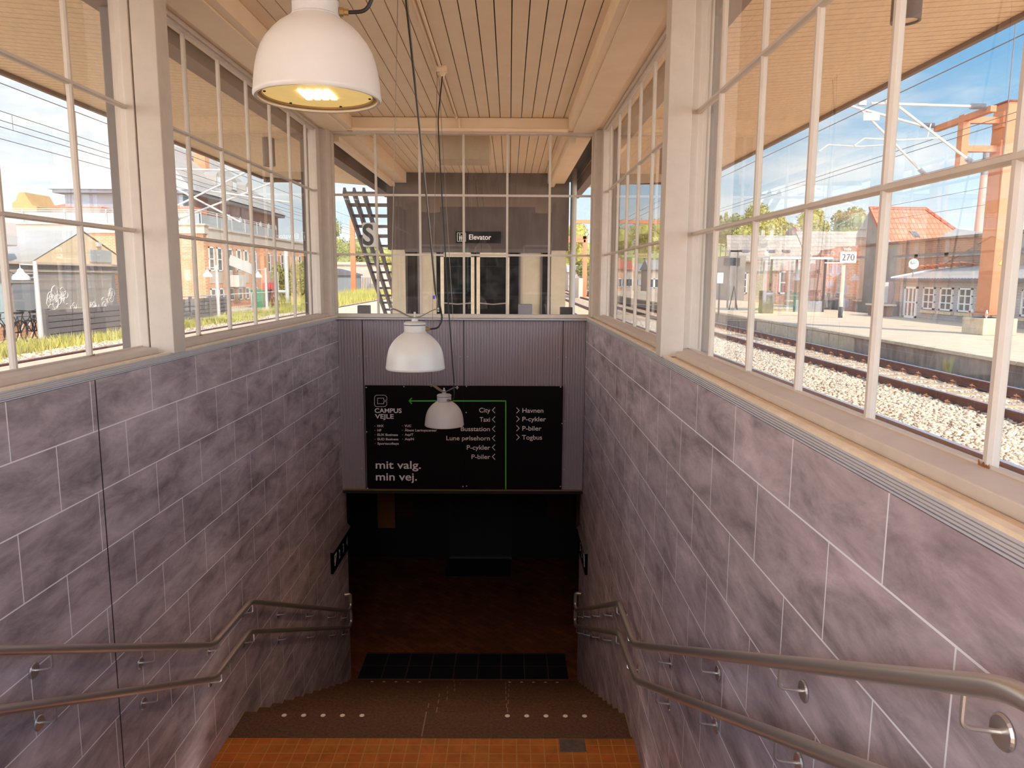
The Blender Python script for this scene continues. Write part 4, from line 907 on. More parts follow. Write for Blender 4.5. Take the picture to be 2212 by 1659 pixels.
obj('orange_lower_wall', MB().box(hx1-1.1, 98, 2, hx1-.7, hy1-.8, 4.6), 'brick', tb_)
# distant left buildings
def P(px, py, Y): return at(px, py, Y)
g_ = MB(); q = [P(26, 462, 110), P(26, 438, 110), P(34, 432, 110), P(40, 416, 110), P(52, 415, 110), P(62, 432, 110), P(70, 443, 110), P(79, 446, 110), P(80, 462, 110)]
g_.prism([(a.x, max(a.z, 4) if i not in (0, 8) else -2) for i, a in enumerate(q)], 'Y', 110, 116)
tag(obj('gabled_house', g_, 'yellow'), 'yellow stepped gable house far away at the left picture edge', 'building')
a, b_ = P(78, 442, 119), P(110, 442, 119); tag(obj('flat_roofed_house', MB().box(a.x, 119, -2, b_.x, 124, a.z), 'plastery'), 'pale yellow flat roofed block between the stepped gable and the red roof', 'building')
a, b_ = P(110, 446, 105), P(158, 448, 105); tag(obj('roofed_house', MB().hexa([(a.x, 105, -2), (b_.x, 105, -2), (b_.x, 112, -2), (a.x, 112, -2)], [(a.x, 105, a.z), (b_.x, 105, a.z), (b_.x, 112, a.z+1.4), (a.x, 112, a.z+1.4)]), 'redroof'), 'dull red roofed house left of the tall slate roofed house', 'building')
a, b_ = P(160, 450, 78), P(243, 450, 78); rh = thing('tiled_house', 'orange tiled house directly behind the terrace screens', 'building', ((a.x+b_.x)/2, 78, -2))
obj('tiled_roof', MB().hexa([(a.x, 74, 4.6), (b_.x, 74, 4.6), (b_.x, 78, 4.6), (a.x, 78, 4.6)], [(a.x, 76, a.z), (b_.x, 76, a.z), (b_.x, 77.9, a.z), (a.x, 77.9, a.z)]), 'redroof', rh); obj('walls', MB().box(a.x, 74.3, -2, b_.x, 77.8, 4.6), 'brickx', rh)
a, b_ = P(366, 452, 76), P(447, 452, 76); rh = thing('tiled_house', 'orange roofed block rising over the terrace corner', 'building', ((a.x+b_.x)/2, 76, -2))
obj('tiled_roof', MB().box(a.x, 72.4, 4.4, b_.x, 76, a.z), 'redroof', rh); obj('walls', MB().box(a.x+.2, 72.6, -2, b_.x-.2, 75.8, 4.4), 'brickx', rh)
# --- fences
def board_fence(x, y0, y1, z0, z1, label):
    t = thing('board_fence', label, 'fence', (x, y0, z0)); n = max(1, round((y1-y0)/2.1)); d = (y1-y0)/n
    for i in range(n+1): obj('post', MB().box(x-.06, y0+i*d-.06, z0, x+.08, y0+i*d+.06, z1), 'fence', t)
    for i in range(n):
        mb = MB(); z = z0+.05; mb.box(x-.03, y0+i*d+.06, z0+.04, x-.015, y0+(i+1)*d-.06, z1-.1)
        while z < z1-.1: mb.box(x-.02, y0+i*d+.06, z, x+.03, y0+(i+1)*d-.06, z+.16); z += .19
        obj('board_panel', mb, 'fence', t)
board_fence(-14.3, 22.9, 29.6, -2.05, -1.02, 'grey board fence beside the left track, nearest stretch')
board_fence(-15.2, 33.2, 40.2, -2.05, -.98, 'grey board fence farther along the left track')
mf = thing('mesh_fence', 'white framed wire mesh fence in front of the brick side wall', 'fence', (-15.6, 39, -2.06))
for y in (38.4, 41.6, 45.2, 50): obj('post', MB().box(-15.63, y-.04, -2.06, -15.57, y+.04, -.98), 'pwhite', mf)
obj('rail', MB().tube([(-15.6, 38.4, -1.0), (-15.6, 52, -1.0)], .035, 6).tube([(-15.6, 31, -.98), (-15.6, 38.4, -.98)], .03, 6), 'pwhite', mf)
mm = MB()
for y in np.arange(38.5, 52, .3): mm.box(-15.605, y-.006, -2.0, -15.595, y+.006, -1.02)
for z in np.arange(-2.0, -1.0, .2): mm.box(-15.605, 38.4, z-.005, -15.595, 52, z+.005)
obj('wire_mesh', mm, 'galv', mf)
def bicycle(y, x, lean, label, flip=1):
    t = thing('bicycle', label, 'bicycle', (x, y, -2.05), 'bicycles parked along the brick wall')
    def q(a, z): return Vector((x+lean*z, y+flip*a, -2.05+z))
    for a in (-.52, .52):
        w_ = MB().tube([q(a+.33*math.cos(k*math.pi/10), .34+.33*math.sin(k*math.pi/10)) for k in range(20)], .018, 5, closed=True)
        wl = obj('wheel', w_, 'rubber', t)
        sp_ = MB()
        for k in range(6): sp_.tube([q(a-.32*math.cos(k*math.pi/6), .34-.32*math.sin(k*math.pi/6)), q(a+.32*math.cos(k*math.pi/6), .34+.32*math.sin(k*math.pi/6))], .003, 3)
        obj('spokes', sp_, 'steel', wl)
    obj('frame', MB().tube([q(-.52, .34), q(-.05, .30), q(.38, .78), q(-.22, .80), q(-.05, .30)], .018, 5).tube([q(-.52, .34), q(-.22, .80)], .012, 5).tube([q(.52, .34), q(.36, .92)], .016, 5), 'rubber', t)
    obj('handlebar', MB().tube([q(.36, .92)+Vector((-.25, -.1*flip, .05)), q(.36, .95), q(.36, .92)+Vector((.25, -.1*flip, .05))], .014, 5), 'rubber', t)
    obj('saddle', MB().box(x-.07+lean*.9, y-flip*.35-.02, -1.17, x+.07+lean*.9, y-flip*.35+.26, -1.11), 'rubber', t, bevel=.02)
for i, (px, lb_) in enumerate(((22, 'dark bicycle parked at the left picture edge, by the brick wall'), (50, 'dark bicycle parked just right of the window bar, by the brick wall'), (68, 'dark bicycle parked in the middle of the row, by the brick wall'), (84, 'dark bicycle parked nearest the white lamp post'))):
    bicycle(15.0*1600/(1100-px), -15.0, .06, lb_, 1 if i % 2 else -1)
# lamp posts
def lamppost(x, y, z1, label, s=-1):
    t = thing('lamp_post', label, 'lamp', (x, y, -2.05), 'white lamp posts beside the left track')
    obj('pole', MB().tube([(x, y, -2.05), (x, y, z1)], .07, 10, rs=[.085, .06]), 'pwhite', t, smooth=True)
    obj('arm', MB().tube([(x, y, z1-.12), (x+s*.45, y, z1-.10), (x+s*.45, y, z1-.22)], .02, 6), 'pwhite', t)
    obj('shade', MB().lathe([(.03, .16), (.07, .13), (.10, .05), (.23, -.08), (.24, -.18), (.22, -.18)], (x+s*.45, y, z1-.38), 20), 'awning', t, smooth=True)
lamppost(-14.1, 22.35, .42, 'white lamp post standing beside the bicycles, nearest the viewer')
lamppost(-14.2, 36.4, .52, 'white lamp post in front of the brick side wall, middle one')
lamppost(-14.2, 43.7, .50, 'white lamp post farthest along, near the red and green bins')
sm_ = thing('signal_mast', 'tall white mast with a side arm left of the leafy bush', 'mast', (-14.2, 47.8, -2.06))
obj('pole', MB().tube([(-14.2, 47.8, -2.06), (-14.2, 47.8, 1.8)], .13, 12), 'pwhite', sm_, smooth=True)
obj('side_arm', MB().tube([(-14.2, 47.8, -.95), (-14.75, 47.8, -.95)], .10, 10), 'pwhite', sm_, smooth=True)
lt = MB()
for k in range(9): z = -.9+k*.12; lt.bar((-14.8, 47.9, z), (-15.0, 47.9, z+.12), .03, .03).bar((-15.0, 47.9, z), (-14.8, 47.9, z+.12), .03, .03)
obj('ladder', lt.bar((-14.78, 47.9, -1.5), (-14.78, 47.9, .3), .04, .04).bar((-15.02, 47.9, -1.5), (-15.02, 47.9, .3), .04, .04), 'pwhite', sm_)
for px, m_, nm, lb_ in ((563, 'binGreen', 'rubbish_bin', 'green wheeled rubbish bin behind the mesh fence'), (574, 'sblack', 'rubbish_bin', 'dark rubbish bin with bags beside the green one')):
    y = 16.8*1600/(1100-px); tag(obj(nm, MB().hexa([(-17.1, y-.3, -2.06), (-16.5, y-.3, -2.06), (-16.5, y+.3, -2.06), (-17.1, y+.3, -2.06)], [(-17.2, y-.38, -.95), (-16.4, y-.38, -.95), (-16.4, y+.38, -.95), (-17.2, y+.38, -.95)]).box(-17.25, y-.42, -.95, -16.35, y+.42, -.88), m_, bevel=.02), lb_, 'bin')
y = 17.2*1600/(1100-587); tag(obj('red_crate_stack', MB().box(-17.6, y-.35, -2.06, -16.9, y+.35, -1.5).box(-17.6, y-.33, -1.48, -16.9, y+.33, -.95).box(-17.6, y-.3, -.93, -16.9, y+.3, -.45), 'red', bevel=.03), 'stack of red plastic crates against the brick wall, near the far lamp post', 'crates')
# orange mast in the end window
mo = thing('catenary_mast', 'orange mast standing on a pale block left of the steel stair', 'mast', (-16.2, 78, -2.06))
obj('shaft', MB().box(-16.45, 77.8, -1.6, -15.98, 78.2, 5.95), 'orange', mo); obj('footing', MB().box(-16.6, 77.6, -2.06, -15.6, 78.4, -1.55), 'concl', mo)
obj('arm', MB().bar((-15.98, 78, 5.2), (-14.6, 78, 5.05), .12, .12).bar((-15.98, 78, 2.3), (-14.7, 78, 2.15), .12, .12), 'orange', mo)
mo = thing('catenary_mast', 'thin orange mast seen between the steps of the steel stair', 'mast', (-14, 96, -2.06))
obj('shaft', MB().box(-14.2, 96, -2.06, -13.8, 96.4, 5.9), 'orange', mo); obj('arm', MB().bar((-13.8, 96.2, 5.2), (-12.2, 96.2, 5.4), .1, .1), 'orange', mo)
# distant buildings in the end window, left
a = P(725, 566, 96); b_ = P(812, 566, 96)
tag(obj('flat_roofed_building', MB().box(a.x, 96, -2.06, b_.x, 104, a.z-.35).box(a.x, 95.8, a.z-.35, b_.x, 104.2, a.z), 'plasterw'), 'pale flat roofed building behind the orange mast', 'building')
a = P(722, 588, 84); b_ = P(764, 592, 84)
sh = thing('shed', 'grey shed with graffiti and a bluish roof left of the orange mast', 'building', ((a.x+b_.x)/2, 84, -2.06))
obj('walls', MB().box(a.x, 84, -2.06, b_.x, 88, .15), 'greydoor', sh); obj('roof', MB().hexa([(a.x-.2, 83.8, .15), (b_.x+.2, 83.8, .15), (b_.x+.2, 88.2, .15), (a.x-.2, 88.2, .15)], [(a.x-.2, 83.8, .95), (b_.x+.2, 83.8, .3), (b_.x+.2, 88.2, .3), (a.x-.2, 88.2, .95)]), 'galv', sh)
a = P(776, 602, 88); b_ = P(800, 602, 88); gt = thing('picket_fence', 'dark picket fence before the pale flat roofed building', 'fence', ((a.x+b_.x)/2, 88, -2.06))
pk = MB()
for i in range(8): x = a.x+(b_.x-a.x)*i/7; pk.box(x-.04, 88, -2.06, x+.04, 88.05, -.05)
obj('pickets', pk, 'galv', gt)
a = P(812, 575, 94); b_ = P(842, 575, 94); tag(obj('graffiti_wall', MB().box(a.x, 94, -2.06, b_.x, 94.4, 1.2), 'plasterw'), 'pale wall covered in graffiti behind the steel stair', 'wall')
# ================================================================== BUILDINGS, RIGHT
gh = thing('grey_house', 'low grey painted brick house with white windows beyond the opposite platform', 'building', (17, 24, -2.06))
XG = 15.9
obj('wall', MB().box(XG, 12, -2.06, XG+4.6, 30.3, .02), 'greyhouse', gh)
obj('gable', MB().prism([(XG, .02), (XG+4.6, .02), (XG+2.3, .52)], 'Y', 30.0, 30.3), 'greyhouse', gh)
obj('roof', MB().hexa([(XG-.3, 11.8, .0), (XG+2.4, 11.8, .5), (XG+2.4, 30.5, .5), (XG-.3, 30.5, .0)], [(XG-.3, 11.8, .05), (XG+2.4, 11.8, .56), (XG+2.4, 30.5, .56), (XG-.3, 30.5, .05)]), 'eternit', gh)
cr_ = MB()
for y in np.arange(12, 30.5, .18): cr_.bar((XG-.32, y, .06), (XG+2.4, y, .57), .09, .03)
obj('corrugation', cr_, 'eternit', gh)['kind'] = 'stuff'
obj('barge_board', MB().bar((XG-.3, 30.52, .06), (XG+2.4, 30.52, .60), .05, .12), 'winframe', gh)
obj('gutter', MB().tube([(XG-.36, 11.8, .0), (XG-.36, 30.5, .0)], .06, 8).tube([(XG-.36, 24.6, -.02), (XG-.08, 24.7, -.3), (XG-.06, 24.7, -2.0)], .035, 8), 'galv', gh)
for y0, y1 in ((27.75, 28.5), (26.62, 27.38), (25.5, 26.25), (23.7, 24.45), (22.2, 23.0), (20.4, 21.2), (18.6, 19.4)):
    w_ = window(gh, 'X', XG, y0, y1, -1.10, -.27, -1, vm=1, hm_=2, fw=.06); obj('stone_sill', MB().box(XG-.10, y0-.06, -1.24, XG, y1+.06, -1.13), 'concl', w_)
dr = window(gh, 'X', XG, 28.95, 29.85, -1.48, -.26, -1, vm=2, hm_=1, fw=.08, name='glazed_door')
obj('step', MB().box(XG-.6, 28.8, -2.0, XG, 30.0, -1.52), 'concl', gh)
pl_ = thing('planter_box', 'dark wooden planter with hanging plants beside the glazed door of the grey house', 'planter', (15.3, 30.2, -1.5))
obj('box', MB().box(15.1, 30.0, -1.9, 15.5, 31.2, -1.05), 'brownbrick', pl_); obj('rim', MB().box(15.0, 29.9, -1.05, 15.6, 31.3, -.98), 'beige', pl_)
sdsh = thing('satellite_dish', 'white round satellite dish on the low roof edge of the grey house', 'dish', (15.6, 29.2, .05))
obj('dish', MB().lathe([(0, .05), (.12, .035), (.2, 0), (.205, .01), (.12, .055), (0, .07)], (15.75, 29.15, .62), 24, 'Y'), 'pwhite', sdsh, smooth=True)
obj('blue_label', MB().box(15.65, 29.13, .66, 15.85, 29.145, .76), mat('pale_blue_print', (150, 200, 226), .5), sdsh); obj('mast', MB().tube([(15.8, 29.25, .1), (15.78, 29.22, .6)], .02, 6), 'galv', sdsh)
tl = MB()
for i in range(9):
    y = 29.0-.25*i; tl.bar((16.6+.12*i, y+2.2, .55+.02*i), (17.2+.12*i, y+1.9, .45+.02*i), .16, .05)
tag(obj('roof_tile_edge', tl, 'redroof'), 'broken row of terracotta tiles along the top of the grey house gable', 'roof tiles')
# patchwork wall
pw = thing('old_factory_wall', 'tall weathered grey and brick wall rising behind the grey house', 'building', (18.5, 34, -2.06))
obj('grey_part', MB().box(18.0, 34.4, -2.06, 20, 38.5, 1.74), 'darkrender', pw)
obj('brick_part', MB().box(18.03, 28.2, -2.06, 20, 34.4, 1.70), 'brownbrick_r', pw)
obj('end_part', MB().box(18.0, 24.0, -2.06, 20, 28.2, 1.62), 'concrete', pw)
cb_ = MB()
for y in (33.0, 30.7, 28.2): cb_.box(17.97, y, -2.0, 18.03, y+.28, 1.68)
cb_.box(17.97, 24, .95, 18.03, 34.4, 1.12)
obj('concrete_frame', cb_, 'darkrender', pw)
obj('coping', MB().box(17.9, 24, 1.66, 20.05, 38.55, 1.76), 'fascia', pw)
ob = MB().add([], [])
ob.prism([(16.15, -2.06), (18.0, -2.06), (18.0, 1.72), (17.35, 1.70), (17.2, 1.62), (16.6, 1.55), (16.45, 1.30), (16.15, 1.26)], 'Y', 38.5, 40)
op = thing('graffiti_brick_wall', 'sunlit orange brick wall with lilac graffiti behind the 270 sign', 'building', (17, 38.5, -2.06))
obj('wall', ob, 'redbrickx', op)
gf = MB()
for (x0, x1, z0, z1) in ((16.4, 17.1, .1, .8), (16.8, 17.6, -.9, -.1), (16.3, 16.8, -.5, .0), (17.0, 17.7, -1.5, -.9)):
    c = ((x0+x1)/2, (z0+z1)/2); n = 11; gf.prism([(c[0]+(x1-x0)/2*math.cos(k*2*math.pi/n)*(.7+.4*rng.random()), c[1]+(z1-z0)/2*math.sin(k*2*math.pi/n)*(.7+.4*rng.random())) for k in range(n)], 'Y', 38.485, 38.5)
obj('graffiti', gf, 'graffiti', op); obj('dark_pipe', MB().box(16.15, 38.4, -.88, 18.0, 38.5, -.78).box(16.15, 38.4, .95, 18, 38.5, 1.05), 'darkrender', op)
gf = MB()
for (y0, y1, z0, z1) in ((34.8, 35.9, -1.4, .2), (36.2, 37.2, -1.6, -.9)):
    c = ((y0+y1)/2, (z0+z1)/2); n = 12; gf.prism([(c[0]+(y1-y0)/2*math.cos(k*2*math.pi/n)*(.7+.4*rng.random()), c[1]+(z1-z0)/2*math.sin(k*2*math.pi/n)*(.7+.4*rng.random())) for k in range(n)], 'X', 17.985, 18.0)
obj('graffiti', gf, 'graffiti', pw)
# slate house in the middle
def roofquad(par, name, pts_, m, th=.12):
    v = [Vector(p) for p in pts_]; n = (v[1]-v[0]).cross(v[3]-v[0]).normalized()*th
    return obj(name, MB().hexa([p-n for p in v], v), m, par)
sh2 = thing('slate_roofed_house', 'long house with a pale slate roof behind the 270 sign', 'building', (21, 50, -2.06))
roofquad(sh2, 'slate_roof', [(18.5, 46.3, 1.12), (24.6, 46.3, 1.12), (24.6, 50.8, 3.20), (19.3, 50.8, 3.20)], 'slate_pale')
obj('walls', MB().box(18.8, 46.8, -2.06, 24.3, 50.8, 1.15), 'redbrickx', sh2)
for px, py in ((1883, 537),): pass
obj('dark_flashing', MB().bar((24.5, 46.3, 1.2), (24.5, 50.8, 3.3), .3, .2), 'concdark', sh2)
# red roofed house
rr_ = thing('red_roofed_house', 'house with a bright red tile roof and a grey gable wall', 'building', (23, 44, -2.06))
ax, ay, az = 21.0, 44.0, 4.05
obj('gable_wall', MB().prism([(42.0, -2.06), (45.6, -2.06), (45.6, 2.75), (ay, az), (42.0, 2.1)], 'X', ax, ax+.3), 'lavender', rr_)
obj('dark_gable_face', MB().prism([(42.05, 1.2), (45.5, 1.2), (45.4, 2.75), (ay, az-.05), (42.05, 2.1)], 'X', ax-.01, ax), 'darkrender', rr_)
roofquad(rr_, 'red_tile_roof', [(ax-.05, 41.6, 1.7), (26.2, 41.6, 1.7), (24.2, ay, az), (ax-.05, ay, az+.02)], 'redroof')
obj('walls', MB().box(ax+.3, 42.2, -2.06, 26, 46, 1.72), 'brownbrick_r', rr_)
obj('verge_tiles', MB().bar((ax-.05, 41.6, 1.82), (ax-.05, ay, az+.12), .14, .12).bar((ax-.05, ay, az+.1), (24.2, ay, az+.08), .16, .12).bar((24.2, ay, az+.08), (26.2, 41.6, 1.78), .16, .12), 'redroof', rr_)
def skylight(par, px, py, Y, w_, h_, tilt):
    c = at(px, py, Y); o = obj('skylight', MB().hexa([(c.x-w_, c.y-.05, c.z-h_), (c.x+w_, c.y-.05, c.z-h_), (c.x+w_, c.y+.3, c.z-h_), (c.x-w_, c.y+.3, c.z-h_)], [(c.x-w_-tilt, c.y+h_*1.6, c.z+h_), (c.x+w_-tilt, c.y+h_*1.6, c.z+h_), (c.x+w_-tilt, c.y+h_*1.6+.3, c.z+h_), (c.x-w_-tilt, c.y+h_*1.6+.3, c.z+h_)]), 'galv', par)
    obj('skylight_glass', MB().hexa([(c.x-w_*.75, c.y-.07, c.z-h_*.8), (c.x+w_*.75, c.y-.07, c.z-h_*.8), (c.x+w_*.75, c.y, c.z-h_*.8), (c.x-w_*.75, c.y, c.z-h_*.8)], [(c.x-w_*.75-tilt*.8, c.y+h_*1.4, c.z+h_*.8), (c.x+w_*.75-tilt*.8, c.y+h_*1.4, c.z+h_*.8), (c.x+w_*.75-tilt*.8, c.y+h_*1.4+.05, c.z+h_*.8), (c.x-w_*.75-tilt*.8, c.y+h_*1.4+.05, c.z+h_*.8)]), 'winglass', o)
skylight(rr_, 1982, 505, 42.3, .18, .18, .12)
# warehouse
wh = thing('warehouse', 'pale slate roofed warehouse with skylights beyond the opposite platform', 'building', (20, 60, -2.06))
roofquad(wh, 'slate_roof', [(16.2, 55.5, 1.35), (22.6, 55.5, 1.35), (23.0, 60, 3.45), (17.3, 60, 3.45)], 'slate_pale')
obj('cream_wall', MB().box(16.4, 56.2, -2.06, 19.2, 60, 1.4), 'plasterw', wh); obj('brick_wall', MB().box(19.2, 56.2, -2.06, 22.5, 60, 1.4), 'redbrickx', wh)
obj('dark_shed', MB().box(15.2, 52, -2.06, 16.4, 55, 1.6), 'darkrender', wh)
for px in (1612, 1668, 1701): skylight(wh, px, 547, 56.6, .28, .28, -.1 if px > 1660 else 0)
for px in (1600, 1604, 1619, 1623): c = at(px, 504, 60); obj('flue', MB().tube([(c.x+1.7, 60, 3.3), (c.x+1.7, 60, 3.85)], .05, 6), 'pwhite', wh)
window(wh, 'Y', 56.2, 17.0, 17.9, -1.1, .5, -1, vm=0, hm_=2, fw=.1); window(wh, 'Y', 56.2, 20.3, 21.0, -1.1, .6, -1, vm=0, hm_=1, fw=.12); window(wh, 'Y', 56.2, 21.5, 22.1, -1.1, .6, -1, vm=0, hm_=1, fw=.12)
rg = thing('brick_gable_house', 'narrow brick gable with an orange verge between the two pale slate roofs', 'building', (23.8, 61.5, -2.06))
obj('gable', MB().prism([(23.07, -2.06), (24.6, -2.06), (24.6, 1.6), (23.35, 4.2), (23.07, 3.9)], 'Y', 61.5, 63), 'brownbrick', rg)
obj('verge', MB().bar((23.35, 61.45, 4.25), (24.7, 61.45, 1.5), .2, .18), 'redroof', rg)
# far brick ruin behind the grey house
fr_ = thing('rough_brick_house', 'rough brick house with a broken grey roof left of the thick orange mast', 'building', (22, 34, -2.06))
obj('wall', MB().prism([(20.5, -2.06), (23.6, -2.06), (23.6, 1.9), (22.4, 1.95), (20.7, 1.5)], 'Y', 34, 36), 'redbrickx', fr_)
roofquad(fr_, 'grey_roof', [(20.3, 33.8, 1.45), (21.6, 33.8, 2.1), (21.9, 37, 2.5), (20.6, 37, 1.8)], 'slate'); obj('ridge_board', MB().bar((21.3, 33.8, 2.1), (24.4, 33.8, 2.25), .2, .14), 'galv', fr_)
# chimney
ch = thing('factory_chimney', 'tall slim pale red factory chimney with a dark top', 'chimney', (186, 300, -2.06))
obj('stack', MB().tube([(186, 300, -2.06), (187, 300, 41)], 1.3, 20, rs=[1.45, 1.2]), 'chimney', ch, smooth=True); obj('dark_top', MB().tube([(187, 300, 41), (187.3, 300, 50)], 1.2, 20), 'galv', ch, smooth=True)
# buildings seen through the far right window
for px0, px1, py, Y, m_, lb_ in ((1318, 1345, 556, 100, 'redroof', 'red brick block at the left of the far right window'), (1345, 1368, 560, 110, 'brickx', 'orange roofed house behind the mast in the far right window'), (1372, 1404, 568, 122, 'plasterw', 'white gabled houses in the far right window'), (1404, 1436, 560, 95, 'greydoor', 'grey long shed near the post in the far right window'), (1228, 1262, 572, 110, 'greydoor', 'bluish grey roofed houses right of the elevator tower')):
    a = at(px0, py, Y); b_ = at(px1, py, Y); t = thing('distant_house', lb_, 'building', ((a.x+b_.x)/2, Y, -2.06))
    obj('walls', MB().box(a.x, Y, -2.06, b_.x, Y+6, a.z*.45), 'plasterw' if m_ != 'redroof' else 'brickx', t)
    obj('roof', MB().hexa([(a.x-.2, Y-.3, a.z*.45), (b_.x+.2, Y-.3, a.z*.45), (b_.x+.2, Y+6.3, a.z*.45), (a.x-.2, Y+6.3, a.z*.45)], [(a.x-.1, Y+2.8, a.z), (b_.x+.1, Y+2.8, a.z), (b_.x+.1, Y+3.2, a.z), (a.x-.1, Y+3.2, a.z)]), 'slate' if m_ in ('plasterw', 'greydoor') else 'redroof', t)
    for k in range(3): x = a.x+(b_.x-a.x)*(k+.5)/3; window(t, 'Y', Y, x-.3, x+.3, -1.2, 0, -1, vm=0, hm_=0, fw=.1)
gs = thing('picket_fence', 'grey blue slatted fence beside the tracks right of the elevator tower', 'fence', (8.6, 88, -2.06)); mb = MB()
for i in range(14): x = 7.9+i*.16; mb.box(x, 88, -2.06, x+.08, 88.05, .3)
obj('pickets', mb, 'galv', gs)
tag(obj('beige_screen_wall', MB().box(6.9, 74, -2.06, 7.3, 86, .0), 'beige'), 'beige end wall beside the tracks right of the elevator tower', 'wall')
# portals
def portal(x0, x1, Y, z, label, th=.22, post=None):
    t = thing('catenary_portal', label, 'portal', ((x0+x1)/2, Y, -2.06), 'orange track portals')
    obj('beam', MB().box(x0, Y, z-th, x1, Y+.3, z), 'orange', t)
    for x in (post or (x0, x1)): obj('leg', MB().box(x-.2, Y, -2.06, x+.2, Y+.3, z), 'orange', t)
portal(5.3, 14.4, 64, 4.9, 'orange portal beam crossing the far right window above the trees', .3, post=(14.4,))
portal(3.0, 9.0, 86, 4.75, 'nearer orange portal right of the elevator tower', .35, post=(8.6,))
portal(2.0, 7.9, 78, 3.95, 'lower orange portal right of the elevator tower', .28, post=(7.9,))
def sub(name, par, label):
    o = bpy.data.objects.new(name, None); C.objects.link(o); o.parent = par; BASE[o.name] = BASE[par.name]; o['label'] = label; return o
# ---- the big orange mast and cantilevers
bm = thing('catenary_mast', 'big orange steel mast on a concrete block on the opposite platform', 'mast', (13.15, 20.3, -1.48))
MXX, MY = 13.15, 20.3
obj('footing', MB().box(12.82, 20.0, -1.48, 13.75, 20.95, -1.02), 'concl', bm, bevel=.02)
obj('base_plate', MB().box(12.88, 20.05, -.93, 13.6, 20.85, -.895), 'orange', bm)
bt = MB()
for x in (12.96, 13.5):
    for y in (20.12, 20.76): bt.tube([(x, y, -1.02), (x, y, -.80)], .022, 6).lathe([(0, .05), (.04, .05), (.04, 0), (0, 0)], (x, y, -.895), 6).lathe([(0, .05), (.04, .05), (.04, 0), (0, 0)], (x, y, -.98), 6)
obj('anchor_bolts', bt, 'enamel2', bm)
obj('shaft', MB().box(13.02, 20.12, -.895, 13.42, 20.72, 4.62), 'orange', bm)
obj('top_plate', MB().box(12.98, 20.08, 4.62, 13.46, 20.76, 4.66), 'rust', bm)
for z in (4.2, 3.47):
    obj('bracket_beam', MB().box(12.10, 20.34, z-.08, 13.0, 20.50, z+.08), 'orange', bm); obj('bracket_plate', MB().box(12.96, 20.2, z-.2, 13.02, 20.64, z+.2), 'orange', bm)
obj('hanger_post', MB().box(11.98, 20.30, 2.80, 12.16, 20.54, 4.34), 'orange', bm)
for z in (4.24, 2.86): obj('cross_beam', MB().bar((12.05, 19.2, z), (12.05, 21.7, z-.02), .15, .15), 'orange', bm)
warn = obj('warning_sign', MB().prism([(13.15, .42), (13.33, .42), (13.24, .57)], 'Y', 20.10, 20.12), 'yellowsign', bm, label='yellow triangular warning sign')
obj('warning_bolt', MB().prism([(13.235, .44), (13.255, .44), (13.24, .48), (13.255, .48), (13.235, .535), (13.235, .49), (13.225, .49)], 'Y', 20.095, 20.10), 'rubber', warn)
def insulator(a, b, par):
    a, b = Vector(a), Vector(b); n = 11; rs = []; pts_ = []
    for i in range(n*2+1): pts_.append(a.lerp(b, i/(n*2))); rs.append(.035 if i % 2 == 0 else .075)
    return obj('insulator', MB().tube(pts_, .05, 10, rs=rs), 'insul', par)
def canti(Y, xm, zt, zb, tip, joint, par):
    obj('top_tube', MB().tube([(xm-.40, Y, zt), (tip[0], Y, tip[1])], .035, 8), 'pwhite', par, smooth=True); insulator((xm-.02, Y, zt), (xm-.40, Y, zt), par)
    d = (Vector((joint[0], Y, joint[1]))-Vector((xm, Y, zb))).normalized()
    s_ = Vector((xm, Y, zb))+d*.05; e_ = s_+d*.42; insulator(s_, e_, par)
    obj('diagonal_tube', MB().tube([e_, (joint[0], Y, joint[1])], .035, 8), 'pwhite', par, smooth=True)
    mid = Vector((xm, Y, zb)).lerp(Vector((joint[0], Y, joint[1])), .5)
    obj('registration_arm', MB().tube([mid, (mid.x-1.0, Y, mid.z-.06), (mid.x-1.9, Y, mid.z-.02), (mid.x-2.15, Y, mid.z-.2)], .022, 6).tube([(mid.x-.25, Y, mid.z+.35), (mid.x-.32, Y, mid.z-.02)], .016, 6), 'pwhite', par, smooth=True)
    obj('clamp', MB().box(tip[0]+.35, Y-.06, tip[1]-.02, tip[0]+.55, Y+.06, tip[1]+.10), 'pwhite', par)
ca_ = sub('cantilever', bm, 'nearer white cantilever'); canti(19.35, 11.95, 4.32, 2.80, (9.05, 4.38), (9.75, 4.30), ca_)
ca_ = sub('cantilever', bm, 'farther white cantilever with number plate'); canti(21.6, 11.95, 4.30, 2.80, (9.4, 4.85), (9.8, 4.75), ca_)
obj('number_plate', MB().box(9.9, 21.55, 4.42, 10.35, 21.57, 4.62), 'signwhite', ca_)
lm_ = thing('catenary_mast', 'orange mast behind the left wooden post, its white arms crossing before the slate roof', 'mast', (-13.1, 27, -2.06))
obj('shaft', MB().box(-13.3, 26.75, -2.0, -12.9, 27.25, 4.5), 'orange', lm_); obj('footing', MB().box(-13.5, 26.5, -2.06, -12.7, 27.5, -1.6), 'concl', lm_)
for z in (3.75, 2.5): obj('bracket_beam', MB().bar((-12.9, 27, z), (-12.5, 27, z), .14, .14), 'orange', lm_)
ls_ = sub('cantilever', lm_, 'crossing white cantilever arms')
obj('bracket_beam', MB().bar((-12.75, 25.6, 3.9), (-12.35, 28.0, 3.6), .14, .14).bar((-12.7, 26.2, 2.55), (-12.5, 27.0, 2.5), .14, .14), 'orange', ls_)
